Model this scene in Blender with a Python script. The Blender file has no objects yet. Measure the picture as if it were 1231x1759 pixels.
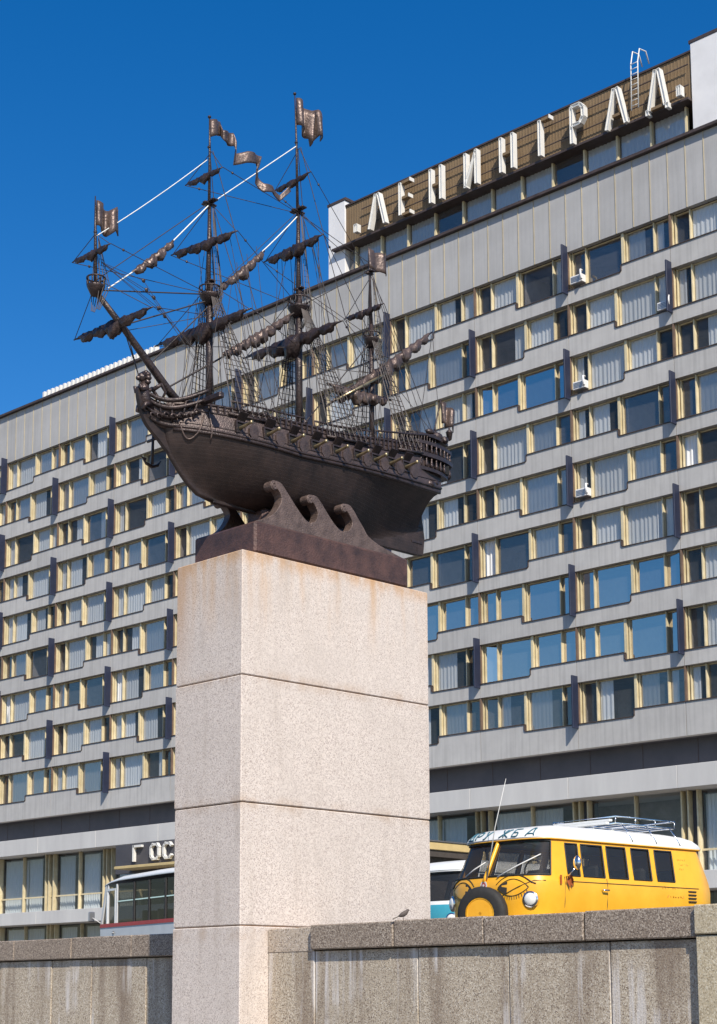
import bpy, math, random
from mathutils import Vector, Matrix
random.seed(7)
R = math.radians
sc = bpy.context.scene
# ------------------------------------------------------------------ camera
EYE = Vector((16.68151553, -15.40113311, 0.0))
RT = Vector((0.70053413, 0.71360683, -0.0041506))
UP = Vector((0.11198435, -0.10418495, 0.98823327))
FW = Vector((-0.70477759, 0.69275593, 0.15289791))
cam = bpy.data.cameras.new('camera')
cam_o = bpy.data.objects.new('camera', cam)
sc.collection.objects.link(cam_o)
cam_o.matrix_world = Matrix(((RT.x, UP.x, -FW.x, EYE.x), (RT.y, UP.y, -FW.y, EYE.y), (RT.z, UP.z, -FW.z, EYE.z), (0, 0, 0, 1)))
cam.sensor_fit = 'VERTICAL'
cam.sensor_height = 36.0
cam.lens = 2894.6982 / 1759 * 36
cam.shift_y = (1260.85 - 879.5) / 1759
cam.clip_start = 0.1
cam.clip_end = 3000
sc.camera = cam_o
# ------------------------------------------------------------------ sky, sun, exposure
SUN_EL, SUN_AZ = R(42.5), R(120)          # azimuth measured from +Y towards +X
SDIR = Vector((math.sin(SUN_AZ) * math.cos(SUN_EL), math.cos(SUN_AZ) * math.cos(SUN_EL), math.sin(SUN_EL)))
wd = bpy.data.worlds.new('World'); sc.world = wd; wd.use_nodes = True
wn = wd.node_tree.nodes; wl = wd.node_tree.links
bg = wn['Background']
sky = wn.new('ShaderNodeTexSky'); sky.sky_type = 'NISHITA'; sky.sun_disc = False
sky.sun_elevation = SUN_EL; sky.sun_rotation = SUN_AZ
sky.altitude = 0; sky.air_density = 1.0; sky.dust_density = 0.5; sky.ozone_density = 3.0
hs_ = wn.new('ShaderNodeHueSaturation'); hs_.inputs['Saturation'].default_value = 1.42; hs_.inputs['Value'].default_value = 1.0
hs_.inputs['Hue'].default_value = 0.507
wl.new(sky.outputs[0], hs_.inputs['Color']); wl.new(hs_.outputs[0], bg.inputs[0])
bg.inputs[1].default_value = 0.11
sun = bpy.data.lights.new('sun', 'SUN'); sun.energy = 4.6; sun.angle = R(0.53); sun.color = (1.0, 0.925, 0.80)
sun_o = bpy.data.objects.new('sun', sun); sc.collection.objects.link(sun_o)
sun_o.rotation_euler = (-SDIR).to_track_quat('-Z', 'Y').to_euler()
sc.view_settings.view_transform = 'Standard'; sc.view_settings.look = 'None'
sc.view_settings.exposure = 0.35; sc.view_settings.gamma = 1.0
sc.view_settings.use_curve_mapping = False
sc.cycles.max_bounces = 6; sc.cycles.transparent_max_bounces = 12
sc.cycles.caustics_reflective = False; sc.cycles.caustics_refractive = False

# ------------------------------------------------------------------ helpers
COL = sc.collection
class MB:
    def __init__(s): s.v = []; s.f = []
    def poly(s, pts, faces):
        o = len(s.v); s.v += [tuple(p) for p in pts]; s.f += [tuple(i + o for i in f) for f in faces]; return s
    def box(s, x0, x1, y0, y1, z0, z1):
        return s.poly([(x0,y0,z0),(x1,y0,z0),(x1,y1,z0),(x0,y1,z0),(x0,y0,z1),(x1,y0,z1),(x1,y1,z1),(x0,y1,z1)],
                      [(3,2,1,0),(4,5,6,7),(0,1,5,4),(1,2,6,5),(2,3,7,6),(3,0,4,7)])
    def bbox(s, x0, x1, y0, y1, z0, z1, b):
        "box with every edge chamfered by b"
        P = []
        for sx in (0, 1):
            for sy in (0, 1):
                for sz in (0, 1):
                    X = (x0, x1)[sx]; Y = (y0, y1)[sy]; Z = (z0, z1)[sz]
                    dx = b if sx == 0 else -b; dy = b if sy == 0 else -b; dz = b if sz == 0 else -b
                    P += [(X, Y+dy, Z+dz), (X+dx, Y, Z+dz), (X+dx, Y+dy, Z)]
        I = lambda a, c, d, k: (a*4 + c*2 + d)*3 + k
        F = []
        for a in (0, 1):
            F.append((I(a,0,0,0), I(a,1,0,0), I(a,1,1,0), I(a,0,1,0)))
            F.append((I(0,a,0,1), I(1,a,0,1), I(1,a,1,1), I(0,a,1,1)))
            F.append((I(0,0,a,2), I(1,0,a,2), I(1,1,a,2), I(0,1,a,2)))
        for a in (0, 1):
            for c in (0, 1):
                F.append((I(a,c,0,0), I(a,c,1,0), I(a,c,1,1), I(a,c,0,1)))
                F.append((I(a,0,c,0), I(a,1,c,0), I(a,1,c,2), I(a,0,c,2)))
                F.append((I(0,a,c,1), I(1,a,c,1), I(1,a,c,2), I(0,a,c,2)))
                for d in (0, 1): F.append((I(a,c,d,0), I(a,c,d,1), I(a,c,d,2)))
        return s.poly(P, F)
    def tube(s, pts, r, n=8, cap=True):
        pts = [Vector(p) for p in pts]
        if not hasattr(r, '__len__'): r = [r] * len(pts)
        rings = []; prev = None
        for i, p in enumerate(pts):
            t = (pts[min(i+1, len(pts)-1)] - pts[max(i-1, 0)])
            if t.length < 1e-9: t = Vector((0, 0, 1))
            t.normalize()
            if prev is None:
                a = Vector((0, 0, 1)) if abs(t.z) < .9 else Vector((1, 0, 0))
                u = t.cross(a).normalized()
            else:
                u = (prev - t * prev.dot(t)).normalized()
            prev = u; w = t.cross(u)
            rings.append([p + (u * math.cos(2*math.pi*k/n) + w * math.sin(2*math.pi*k/n)) * r[i] for k in range(n)])
        return s.loft(rings, True, cap)
    def loft(s, rings, closed=True, cap=True):
        n = len(rings[0]); o = len(s.v)
        for rg in rings: s.v += [tuple(p) for p in rg]
        for i in range(len(rings) - 1):
            for k in range(n if closed else n - 1):
                k2 = (k + 1) % n
                s.f.append((o+i*n+k, o+i*n+k2, o+(i+1)*n+k2, o+(i+1)*n+k))
        if cap and closed:
            s.f.append(tuple(o+k for k in range(n))[::-1]); s.f.append(tuple(o+(len(rings)-1)*n+k for k in range(n)))
        return s
    def lathe(s, prof, c=(0,0,0), n=14, cap=True):
        return s.loft([[(c[0]+r*math.cos(2*math.pi*k/n), c[1]+r*math.sin(2*math.pi*k/n), c[2]+z) for k in range(n)] for r, z in prof], True, cap)
    def ball(s, c, rad, n=10, m=7):
        rx, ry, rz = rad if hasattr(rad, '__len__') else (rad,)*3
        return s.loft([[(c[0]+rx*math.sin(math.pi*(j+.02)/(m+.04))*math.cos(2*math.pi*k/n), c[1]+ry*math.sin(math.pi*(j+.02)/(m+.04))*math.sin(2*math.pi*k/n), c[2]-rz*math.cos(math.pi*(j+.02)/(m+.04))) for k in range(n)] for j in range(m+1)], True, True)
    def prism(s, poly, f0, f1):
        "poly: 2D outline; f0/f1 map a 2D point to 3D on the two ends"
        n = len(poly); o = len(s.v)
        s.v += [tuple(f0(p)) for p in poly] + [tuple(f1(p)) for p in poly]
        s.f.append(tuple(range(o, o+n))); s.f.append(tuple(range(o+2*n-1, o+n-1, -1)))
        for k in range(n): s.f.append((o+k, o+n+k, o+n+(k+1) % n, o+(k+1) % n))
        return s
    def grid(s, fn, nu, nv, skip=None):
        o = len(s.v)
        for i in range(nu+1):
            for j in range(nv+1): s.v.append(tuple(fn(i/nu, j/nv)))
        for i in range(nu):
            for j in range(nv):
                if skip and skip(i, j): continue
                a = o+i*(nv+1)+j; s.f.append((a, a+1, a+nv+2, a+nv+1))
        return s
    def mesh(s, name, m, smooth=False, fix=True):
        me = bpy.data.meshes.new(name); me.from_pydata(s.v, [], s.f)
        if fix:
            import bmesh
            bm = bmesh.new(); bm.from_mesh(me); bmesh.ops.recalc_face_normals(bm, faces=bm.faces); bm.to_mesh(me); bm.free()
        me.materials.append(m)
        if smooth:
            if smooth is True: me.shade_smooth()
            else:
                me.shade_smooth(); me.set_sharp_from_angle(angle=R(smooth))
        me.update(); return me
    def build(s, name, m, parent=None, smooth=False, loc=None, fix=True, solid=0):
        me = s.mesh(name, m, smooth, fix)
        o = inst(name, me, parent, loc)
        if solid:
            md = o.modifiers.new('thickness', 'SOLIDIFY'); md.thickness = solid; md.offset = 0
        return o
def inst(name, me, parent=None, loc=None, rz=None):
    o = bpy.data.objects.new(name, me); COL.objects.link(o)
    if parent is not None:
        o.parent = parent
        if loc is None and parent.get('_w'): o.location = -parent.location
    if loc is not None: o.location = loc
    if rz is not None: o.rotation_euler.z = rz
    return o
ROOTS = []
def thing(name, label, cat, loc=(0,0,0), rz=0, group=None, world=False):
    "an Empty at the thing's base; world=True: its meshes are written in world coordinates"
    o = bpy.data.objects.new(name, None); COL.objects.link(o); o.location = loc; o.rotation_euler = (0, 0, rz)
    o['label'] = label; o['category'] = cat
    if group: o['group'] = group
    if world: o['_w'] = 1; ROOTS.append(o)
    o.empty_display_size = .3
    return o
def tag(o, label, cat, group=None):
    o['label'] = label; o['category'] = cat
    if group: o['group'] = group
    return o
def lerp(x, T):
    if x <= T[0][0]: return T[0][1]
    for (a, b), (c, d) in zip(T, T[1:]):
        if x <= c: return b + (d-b)*(x-a)/(c-a)
    return T[-1][1]

# ------------------------------------------------------------------ materials
def nt(m): return m.node_tree.nodes, m.node_tree.links
def mat(name, col, rough=.6, metal=0, var=.15, scale=3, bump=0, bscale=40, spec=.5, col2=None, stretch=None, coat=0, rnd=0, streak=0, plank=0):
    m = bpy.data.materials.new(name); m.use_nodes = True
    n, l = nt(m); b = n['Principled BSDF']
    b.inputs['Roughness'].default_value = rough; b.inputs['Metallic'].default_value = metal
    b.inputs['Specular IOR Level'].default_value = spec
    if coat: b.inputs['Coat Weight'].default_value = coat; b.inputs['Coat Roughness'].default_value = .08
    tc = n.new('ShaderNodeTexCoord'); vec = tc.outputs['Object']
    if stretch:
        mp = n.new('ShaderNodeMapping'); mp.inputs['Scale'].default_value = stretch; l.new(vec, mp.inputs[0]); vec = mp.outputs[0]
    nz = n.new('ShaderNodeTexNoise'); nz.inputs['Scale'].default_value = scale; nz.inputs['Detail'].default_value = 6; nz.inputs['Roughness'].default_value = .65
    l.new(vec, nz.inputs['Vector'])
    rp = n.new('ShaderNodeMapRange'); rp.inputs['From Min'].default_value = .3; rp.inputs['From Max'].default_value = .7
    l.new(nz.outputs[0], rp.inputs['Value'])
    mx = n.new('ShaderNodeMix'); mx.data_type = 'RGBA'
    c2 = col2 if col2 else tuple(min(1, c*(1+var)) for c in col)
    c1 = col if col2 else tuple(c*(1-var) for c in col)
    mx.inputs['A'].default_value = (*c1, 1); mx.inputs['B'].default_value = (*c2, 1)
    l.new(rp.outputs[0], mx.inputs['Factor']); cout = mx.outputs['Result']
    if streak:                              # rain streaks running down the face
        mp2 = n.new('ShaderNodeMapping'); mp2.inputs['Scale'].default_value = (5.5, 5.5, .22); l.new(tc.outputs['Object'], mp2.inputs[0])
        oi2 = n.new('ShaderNodeObjectInfo'); va = n.new('ShaderNodeVectorMath'); va.operation = 'ADD'; l.new(mp2.outputs[0], va.inputs[0]); l.new(oi2.outputs['Location'], va.inputs[1])
        n4 = n.new('ShaderNodeTexNoise'); n4.inputs['Scale'].default_value = 1.0; n4.inputs['Detail'].default_value = 5; l.new(va.outputs[0], n4.inputs[0])
        r4 = n.new('ShaderNodeMapRange'); r4.inputs['From Min'].default_value = .45; r4.inputs['From Max'].default_value = .75; r4.inputs['To Min'].default_value = 1.0; r4.inputs['To Max'].default_value = 1 - streak
        l.new(n4.outputs[0], r4.inputs['Value']); h4 = n.new('ShaderNodeHueSaturation'); l.new(r4.outputs[0], h4.inputs['Value']); l.new(cout, h4.inputs['Color']); cout = h4.outputs[0]
    if rnd:                                 # each piece a slightly different tone
        oi = n.new('ShaderNodeObjectInfo'); rr_ = n.new('ShaderNodeMapRange'); rr_.inputs['To Min'].default_value = 1 - rnd; rr_.inputs['To Max'].default_value = 1 + rnd
        l.new(oi.outputs['Random'], rr_.inputs['Value']); hv = n.new('ShaderNodeHueSaturation'); l.new(rr_.outputs[0], hv.inputs['Value']); l.new(cout, hv.inputs['Color']); cout = hv.outputs[0]
    l.new(cout, b.inputs['Base Color'])
    if bump:
        n2 = n.new('ShaderNodeTexNoise'); n2.inputs['Scale'].default_value = bscale; n2.inputs['Detail'].default_value = 4
        l.new(vec, n2.inputs['Vector'])
        bp = n.new('ShaderNodeBump'); bp.inputs['Strength'].default_value = bump; bp.inputs['Distance'].default_value = .02
        hsrc = n2.outputs[0]
        if plank:
            wv = n.new('ShaderNodeTexWave'); wv.wave_type = 'BANDS'; wv.bands_direction = 'Z'; wv.wave_profile = 'SAW'; wv.inputs['Scale'].default_value = plank; wv.inputs['Distortion'].default_value = .6; wv.inputs['Detail'].default_value = 1
            l.new(tc.outputs['Object'], wv.inputs[0]); ad = n.new('ShaderNodeMath'); ad.operation = 'MULTIPLY_ADD'; ad.inputs[1].default_value = .55; l.new(n2.outputs[0], ad.inputs[0]); l.new(wv.outputs[1], ad.inputs[2]); hsrc = ad.outputs[0]
        l.new(hsrc, bp.inputs['Height']); l.new(bp.outputs[0], b.inputs['Normal'])
    return m
def glass(name, base, boost, tint=(.86, .93, .96), rough=0.0, gtint=(.9,.95,1), veil=.06):
    m = bpy.data.materials.new(name); m.use_nodes = True
    n, l = nt(m); n.remove(n['Principled BSDF'])
    tr = n.new('ShaderNodeBsdfTransparent'); tr.inputs[0].default_value = (*tint, 1)
    gl = n.new('ShaderNodeBsdfGlossy'); gl.inputs['Roughness'].default_value = rough; gl.inputs[0].default_value = (*gtint, 1)
    tc = n.new('ShaderNodeTexCoord'); nz = n.new('ShaderNodeTexNoise'); nz.inputs['Scale'].default_value = .9
    l.new(tc.outputs['Object'], nz.inputs[0])
    bp = n.new('ShaderNodeBump'); bp.inputs['Strength'].default_value = .12; bp.inputs['Distance'].default_value = .03
    l.new(nz.outputs[0], bp.inputs['Height']); l.new(bp.outputs[0], gl.inputs['Normal'])
    fr = n.new('ShaderNodeFresnel'); fr.inputs[0].default_value = 1.5
    ma = n.new('ShaderNodeMath'); ma.operation = 'MULTIPLY_ADD'; ma.inputs[1].default_value = boost; ma.inputs[2].default_value = base; ma.use_clamp = True
    l.new(fr.outputs[0], ma.inputs[0])
    df = n.new('ShaderNodeBsdfDiffuse'); df.inputs[0].default_value = (.62, .62, .62, 1)   # haze put into the pane colour, lifts darks and pales reflections
    md_ = n.new('ShaderNodeMixShader'); md_.inputs[0].default_value = veil; l.new(tr.outputs[0], md_.inputs[1]); l.new(df.outputs[0], md_.inputs[2])
    mx = n.new('ShaderNodeMixShader'); l.new(ma.outputs[0], mx.inputs[0]); l.new(md_.outputs[0], mx.inputs[1]); l.new(gl.outputs[0], mx.inputs[2])
    l.new(mx.outputs[0], n['Material Output'].inputs['Surface'])
    return m
def granite(name, base, dark, light, speck=90, bump=.35, stains=None, rough=.75, coord='Object'):
    "speckled granite; stains: 'rust' running down from the top, 'wall' streaks of lime and soot"
    m = bpy.data.materials.new(name); m.use_nodes = True
    n, l = nt(m); b = n['Principled BSDF']; b.inputs['Roughness'].default_value = rough; b.inputs['Specular IOR Level'].default_value = .3
    tc = n.new('ShaderNodeTexCoord'); geo = n.new('ShaderNodeNewGeometry'); vec = geo.outputs['Position']
    def noise(scale, det=4, sc_=None, ro=.6):
        z = n.new('ShaderNodeTexNoise'); z.inputs['Scale'].default_value = scale; z.inputs['Detail'].default_value = det; z.inputs['Roughness'].default_value = ro
        if sc_:
            mp = n.new('ShaderNodeMapping'); mp.inputs['Scale'].default_value = sc_; l.new(vec, mp.inputs[0]); l.new(mp.outputs[0], z.inputs[0])
        else: l.new(vec, z.inputs[0])
        return z.outputs[0]
    def ramp(v, a, bb):
        r_ = n.new('ShaderNodeMapRange'); r_.inputs['From Min'].default_value = a; r_.inputs['From Max'].default_value = bb
        r_.interpolation_type = 'SMOOTHSTEP'; l.new(v, r_.inputs['Value']); return r_.outputs[0]
    def mix(f, a, c, blend='MIX'):
        x = n.new('ShaderNodeMix'); x.data_type = 'RGBA'; x.blend_type = blend
        if hasattr(f, 'is_linked'): l.new(f, x.inputs['Factor'])
        else: x.inputs['Factor'].default_value = f
        for k, val in (('A', a), ('B', c)):
            if hasattr(val, 'is_linked'): l.new(val, x.inputs[k])
            else: x.inputs[k].default_value = (*val, 1)
        return x.outputs['Result']
    def mul(a, c):
        x = n.new('ShaderNodeMath'); x.operation = 'MULTIPLY'
        for i, val in enumerate((a, c)):
            if hasattr(val, 'is_linked'): l.new(val, x.inputs[i])
            else: x.inputs[i].default_value = val
        return x.outputs[0]
    vo = n.new('ShaderNodeTexVoronoi'); vo.inputs['Scale'].default_value = speck; l.new(vec, vo.inputs['Vector'])
    sep = n.new('ShaderNodeSeparateColor'); l.new(vo.outputs['Color'], sep.inputs[0])
    c = mix(ramp(sep.outputs[0], .70, .80), base, dark)
    c = mix(ramp(sep.outputs[1], .72, .8), c, light)
    c = mix(mul(ramp(noise(1.3, 6), .35, .7), .35), c, tuple(x*.8 for x in base))
    c = mix(mul(ramp(noise(22, 3), .42, .68), .35), c, tuple(x*.72 for x in base))
    sx = n.new('ShaderNodeSeparateXYZ'); l.new(vec, sx.inputs[0])
    if stains == 'rust':
        top = ramp(sx.outputs['Z'], 4.35, 5.68)
        st = mul(ramp(noise(2.2, 5, (1.6, 1.6, .16)), .42, .68), top)
        c = mix(mul(st, .6), c, (.52, .30, .13))
        edge = ramp(sx.outputs['Z'], 5.42, 5.66)
        c = mix(mul(mul(edge, ramp(noise(7, 4, (1, 1, .4)), .3, .6)), .6), c, (.50, .26, .09))
        corner = ramp(sx.outputs['X'], -.2, -.66)
        c = mix(mul(mul(corner, ramp(sx.outputs['Z'], 3.6, 5.5)), .6), c, (.45, .27, .15))
        soot = ramp(noise(1.6, 5, (2.5, 2.5, .3)), .48, .75)
        c = mix(mul(soot, .30), c, (.34, .28, .23))
        jd = n.new('ShaderNodeMath'); jd.operation = 'PINGPONG'; jd.inputs[1].default_value = .8155; ja = n.new('ShaderNodeMath'); ja.operation = 'SUBTRACT'; ja.inputs[1].default_value = .769; l.new(sx.outputs['Z'], ja.inputs[0]); l.new(ja.outputs[0], jd.inputs[0])
        jm_ = mul(ramp(jd.outputs[0], .16, .0), ramp(noise(4, 5, (1, 1, .5)), .38, .7))   # rust and grime bleeding at the bed joints
        c = mix(mul(jm_, .45), c, (.40, .27, .17))
    if stains == 'wall':
        so = ramp(noise(1.7, 6, (1.5, 1.5, .16)), .45, .66)
        c = mix(mul(so, .62), c, (.16, .11, .08))
        li = mul(ramp(noise(3.0, 5, (2.2, 2.2, .10)), .53, .66), ramp(noise(.9, 3), .42, .58))
        c = mix(mul(li, .85), c, (.62, .58, .55))
    l.new(c, b.inputs['Base Color'])
    bp = n.new('ShaderNodeBump'); bp.inputs['Strength'].default_value = bump; bp.inputs['Distance'].default_value = .008
    l.new(noise(speck*.55, 5, None, .7), bp.inputs['Height']); l.new(bp.outputs[0], b.inputs['Normal'])
    return m
M_PED = granite('pink_granite', (.64, .56, .50), (.36, .29, .26), (.70, .62, .56), 105, .5, 'rust')
M_WALL = granite('grey_granite_wall', (.45, .375, .285), (.19, .145, .11), (.64, .57, .47), 85, .9, 'wall')
M_COPE = granite('brown_granite_coping', (.265, .21, .165), (.10, .075, .06), (.46, .39, .32), 85, .9, None)
M_BLOCK = granite('pale_granite_block', (.46, .38, .30), (.2, .16, .13), (.6, .53, .46), 70, .9, None)
M_PIER = granite('ochre_granite_pier', (.50, .42, .29), (.30, .24, .16), (.64, .57, .44), 75, .8, None)
M_BRONZE = mat('dark_bronze', (.026, .020, .020), .38, .35, .4, 8, .5, 40, col2=(.075, .052, .048))
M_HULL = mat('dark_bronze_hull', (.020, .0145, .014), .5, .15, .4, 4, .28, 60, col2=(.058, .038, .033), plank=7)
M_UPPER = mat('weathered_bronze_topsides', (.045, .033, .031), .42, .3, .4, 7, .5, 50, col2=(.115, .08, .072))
M_WAVE = mat('worn_bronze_waves', (.07, .048, .041), .5, .2, .4, 7, .6, 45, col2=(.17, .118, .10))
M_SLAB = mat('brown_bronze_base', (.042, .025, .024), .55, .15, .4, 5, .5, 40, col2=(.12, .062, .05))
M_SAIL = mat('bronze_sail', (.028, .021, .021), .34, .45, .4, 9, .6, 30, col2=(.085, .058, .053))
M_FLAG = mat('worn_copper_flag', (.06, .043, .037), .4, .4, .4, 9, .4, 30, col2=(.16, .112, .095))
M_BRASS = mat('bright_gun_bronze', (.36, .29, .17), .35, .7, .3, 12)
M_ROPE = mat('dark_wire_rigging', (.05, .04, .038), .6, .2, .3, 10)
M_WROPE = mat('white_rope', (.72, .72, .68), .7, 0, .1, 10)
M_VOID = mat('black_port', (.008, .007, .007), .9)
M_CONC = mat('grey_facade_panel', (.425, .41, .395), .8, 0, .07, 1.1, .15, 60, col2=(.485, .47, .45), rnd=.05, streak=.2)
M_ATTIC = mat('ribbed_attic_panel', (.38, .37, .36), .7, 0, .07, .6, .12, 40, col2=(.44, .43, .42), rnd=.05, streak=.12)
M_DARKP = mat('dark_plinth_panel', (.055, .055, .065), .7, 0, .3, .5, col2=(.085, .08, .09))
M_BAND = mat('pale_concrete_band', (.50, .485, .47), .8, 0, .1, .7, .1, 30, col2=(.60, .585, .56), stretch=(1, 1, .2))
M_CREAM = mat('cream_painted_timber', (.53, .44, .26), .55, 0, .15, 2, col2=(.70, .60, .40), rnd=.12)
M_JOINT = mat('buff_joint_strip', (.46, .40, .28), .6, 0, .15, 2, rnd=.1)
M_SEAM = mat('brown_seam_sealant', (.15, .10, .07), .8, 0, .3, 2)
M_MORTAR = mat('rusty_mortar', (.22, .12, .06), .9, 0, .4, 4)
M_SILL = mat('brown_sill_flashing', (.07, .05, .045), .6, .2, .3, 3)
M_FIN = mat('blue_grey_enamel_fin', (.020, .026, .055), .5, .1, .15, 2)
M_WHITE = mat('white_render', (.72, .71, .71), .75, 0, .06, .8, .1, 30)
M_BROWN = mat('brown_corrugated_fascia', (.17, .112, .058), .8, 0, .2, 1.5, col2=(.22, .148, .08))
M_LETTER = mat('white_enamel_letter', (.70, .69, .66), .5, 0, .08, 3)
M_ROOM = mat('dim_room', (.30, .27, .27), .9, 0, .4, .6)
M_CURT = mat('white_net_curtain', (.80, .80, .80), .9, 0, .10, 6, rnd=.16, stretch=(6, 1, .3))
M_DRAPE = mat('heavy_drape', (.42, .33, .24), .9, 0, .2, 3)
M_GLASS = glass('window_glass', .03, .6, (.95, .97, .98), gtint=(1, .88, .76), veil=.05)
M_GLASSP = glass('lobby_glass', .03, .35, (.8, .84, .86), gtint=(1, .85, .7), veil=.03)
M_GLASS2 = glass('sky_reflecting_glass', .14, .8, (.95, .97, .98), gtint=(1, .90, .80), veil=.08)
M_GLASS3 = glass('mirror_clean_glass', .55, .6, gtint=(1, .92, .82), veil=.12)
M_VGLASS = glass('vehicle_glass', .04, .35, (.62, .61, .58), gtint=(1, .85, .72), veil=.03)
M_BGLASS = glass('bus_glass', .03, .2, (.45, .45, .44), gtint=(1, .85, .72), veil=.012)
M_ASPH = mat('asphalt', (.05, .05, .052), .9, 0, .25, 4, .4, 60)
M_PAVE = mat('quay_granite_paving', (.25, .23, .21), .85, 0, .2, 2, .4, 40)
M_ROOF = mat('roof_felt', (.12, .11, .11), .9)
M_YEL = mat('orange_yellow_paint', (.84, .39, .016), .38, 0, .05, 2, .05, 6, coat=.2, col2=(.92, .47, .03))
M_VWHITE = mat('white_vehicle_paint', (.74, .74, .72), .35, 0, .06, 3, coat=.2)
M_TEAL = mat('teal_vehicle_paint', (.05, .32, .42), .35, 0, .08, 3, coat=.2)
M_BUSW = mat('pale_grey_bus_paint', (.58, .59, .60), .4, 0, .08, 2, coat=.1)
M_RED = mat('red_paint', (.42, .03, .03), .4, 0, .1, 3)
M_TYRE = mat('black_rubber', (.022, .021, .021), .75, 0, .3, 10)
M_CHROME = mat('chrome', (.75, .75, .75), .18, 1, .05, 5)
M_LENS = mat('headlamp_lens', (.72, .72, .70), .12, 0, .05, 8, coat=.8)
M_GASKET = mat('black_gasket', (.02, .02, .02), .6)
M_INK = mat('dark_paint_marks', (.035, .03, .025), .6)
M_BLUEINK = mat('blue_green_lettering', (.03, .12, .17), .5)
M_SEAT = mat('dark_vehicle_interior', (.03, .028, .027), .8, 0, .3, 5)
M_LEAF = mat('rust_red_ribbon', (.36, .09, .02), .6)
M_GREEN = mat('green_plastic', (.12, .50, .12), .5)
M_STEEL = mat('grey_steel', (.35, .35, .36), .4, .8, .1, 5)
M_CANOPY = mat('ochre_canopy_edge', (.55, .42, .20), .6, 0, .1, 2)
M_CANOPYD = mat('dark_canopy_soffit', (.06, .05, .045), .7)
M_BIRD = mat('grey_brown_feathers', (.10, .08, .07), .8, 0, .4, 30)

# ================================================================== ground
def struct(o): o['kind'] = 'structure'; return o
ZR, ZQ = 0.68, -1.62             # street level, lower quay level (eye is z = 0)
struct(MB().poly([(-1500, .6, ZR), (1500, .6, ZR), (1500, 2500, ZR), (-1500, 2500, ZR)], [(0,1,2,3)]).build('street', M_ASPH))
struct(MB().poly([(-1500, -1200, ZQ), (1500, -1200, ZQ), (1500, .6, ZQ), (-1500, .6, ZQ)], [(0,1,2,3)]).build('quay_ground', M_PAVE))
# ================================================================== embankment wall (two runs, the pedestal stands between and in front)
def wall_run(name, label, x0, x1, yf, joints, cjoints, ztop, zc, skip_coping_from=None):
    root = thing(name, label, 'wall', (x0, yf, ZQ), 0, world=True)
    MB().box(x0, x1, yf + .06, yf + 1.1, ZQ, zc - .01).build('wall_core', M_COPE, root)
    js = [x0] + joints + [x1]
    for a, b in zip(js, js[1:]):
        dy = random.uniform(-.012, .012)
        zz = [ZQ, -.72 + random.uniform(-.03, .03), zc - .006]
        for p, q in zip(zz, zz[1:]):
            MB().bbox(a + .007, b - .007, yf + dy, yf + .5, p + .005, q - .004, .009).build('stone', M_WALL, root)
    cs = cjoints
    for a, b in zip(cs, cs[1:]):
        dy = random.uniform(-.01, .01)
        MB().bbox(a + .005, b - .005, yf - .075 + dy, yf + 1.16, zc + .004, ztop + random.uniform(-.006, .006), .014).build('coping_stone', M_COPE, root)
    return root
PW, PY0, PY1 = .66913, -1.73411, 1.73411       # pedestal: half width in X, front and back in Y
WYR, WYL = -1.271, -.50
wr = wall_run('embankment_wall', 'brown granite embankment wall with lime streaks, to the right of the tall pedestal', PW + .003, 7.11, WYR,
         [1.53, 3.26, 4.63, 6.0], [1.526, 2.944, 4.332, 5.718, 7.11], .848, .54)
MB().bbox(PW + .006, 1.518, WYR - .012, WYR + .9, .52, .822, .012).build('end_stone', M_BLOCK, wr)
pr_ = thing('wall_pier', 'pale ochre granite pier closing the embankment wall at the right edge', 'pier', (7.2, WYR, ZQ), world=True)
MB().bbox(7.115, 8.6, WYR - .10, WYR + 1.2, ZQ, .56, .012).build('granite_block', M_PIER, pr_)
MB().bbox(7.113, 8.62, WYR - .12, WYR + 1.22, .572, .862, .012).build('cap_stone', M_PIER, pr_)
wall_run('embankment_wall', 'brown granite embankment wall running on beyond the pale pier at the right edge', 8.62, 14.5, WYR,
         [10.0, 11.4, 12.9], [8.63, 10.0, 11.5, 13.0, 14.5], .848, .54)
wall_run('embankment_wall', 'granite embankment wall left of the tall pedestal, partly in its shadow', -14.0, PW - .01, WYL,
         [-12.4, -10.8, -9.4, -8.0, -6.62, -5.19, -4.16, -2.84, -1.5], [-14, -12.3, -10.7, -9.2, -7.7, -6.15, -4.6, -3.10, -1.6, PW - .01], .862, .545)
# ================================================================== pedestal
HS = [5.65866, 4.02696, 2.39974, .85694]
ped = thing('pedestal', 'tall pale pink granite pedestal of stacked blocks under the bronze ship', 'pedestal', (0, 0, ZQ), world=True)
zz = HS + [ZQ]
for i in range(4):
    e_ = (0, .004, -.003, .003)[i]
    MB().bbox(-PW - e_, PW + e_, PY0 - e_, PY1, zz[i+1] + (.006 if i < 3 else 0), zz[i] - (.006 if i else 0), .012).build('granite_block', M_PED, ped)
MB().box(-PW + .02, PW - .02, PY0 + .02, PY1 - .02, ZQ + .1, HS[0] - .1).build('mortar_core', M_MORTAR, ped)

# ================================================================== hotel
FO = (-30.93934065, 54.29482021, 0.0); FROT = 0.030903673
MD, FH, Z0 = 6.6256, 3.0, 40.2148
N0, N1 = -2, 12                       # seams built
hotel = thing('hotel_building', 'long grey panel hotel block with staggered window rows behind the ship monument', 'building', FO, FROT)
XL, XR = -N1 * MD, -N0 * MD
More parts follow.
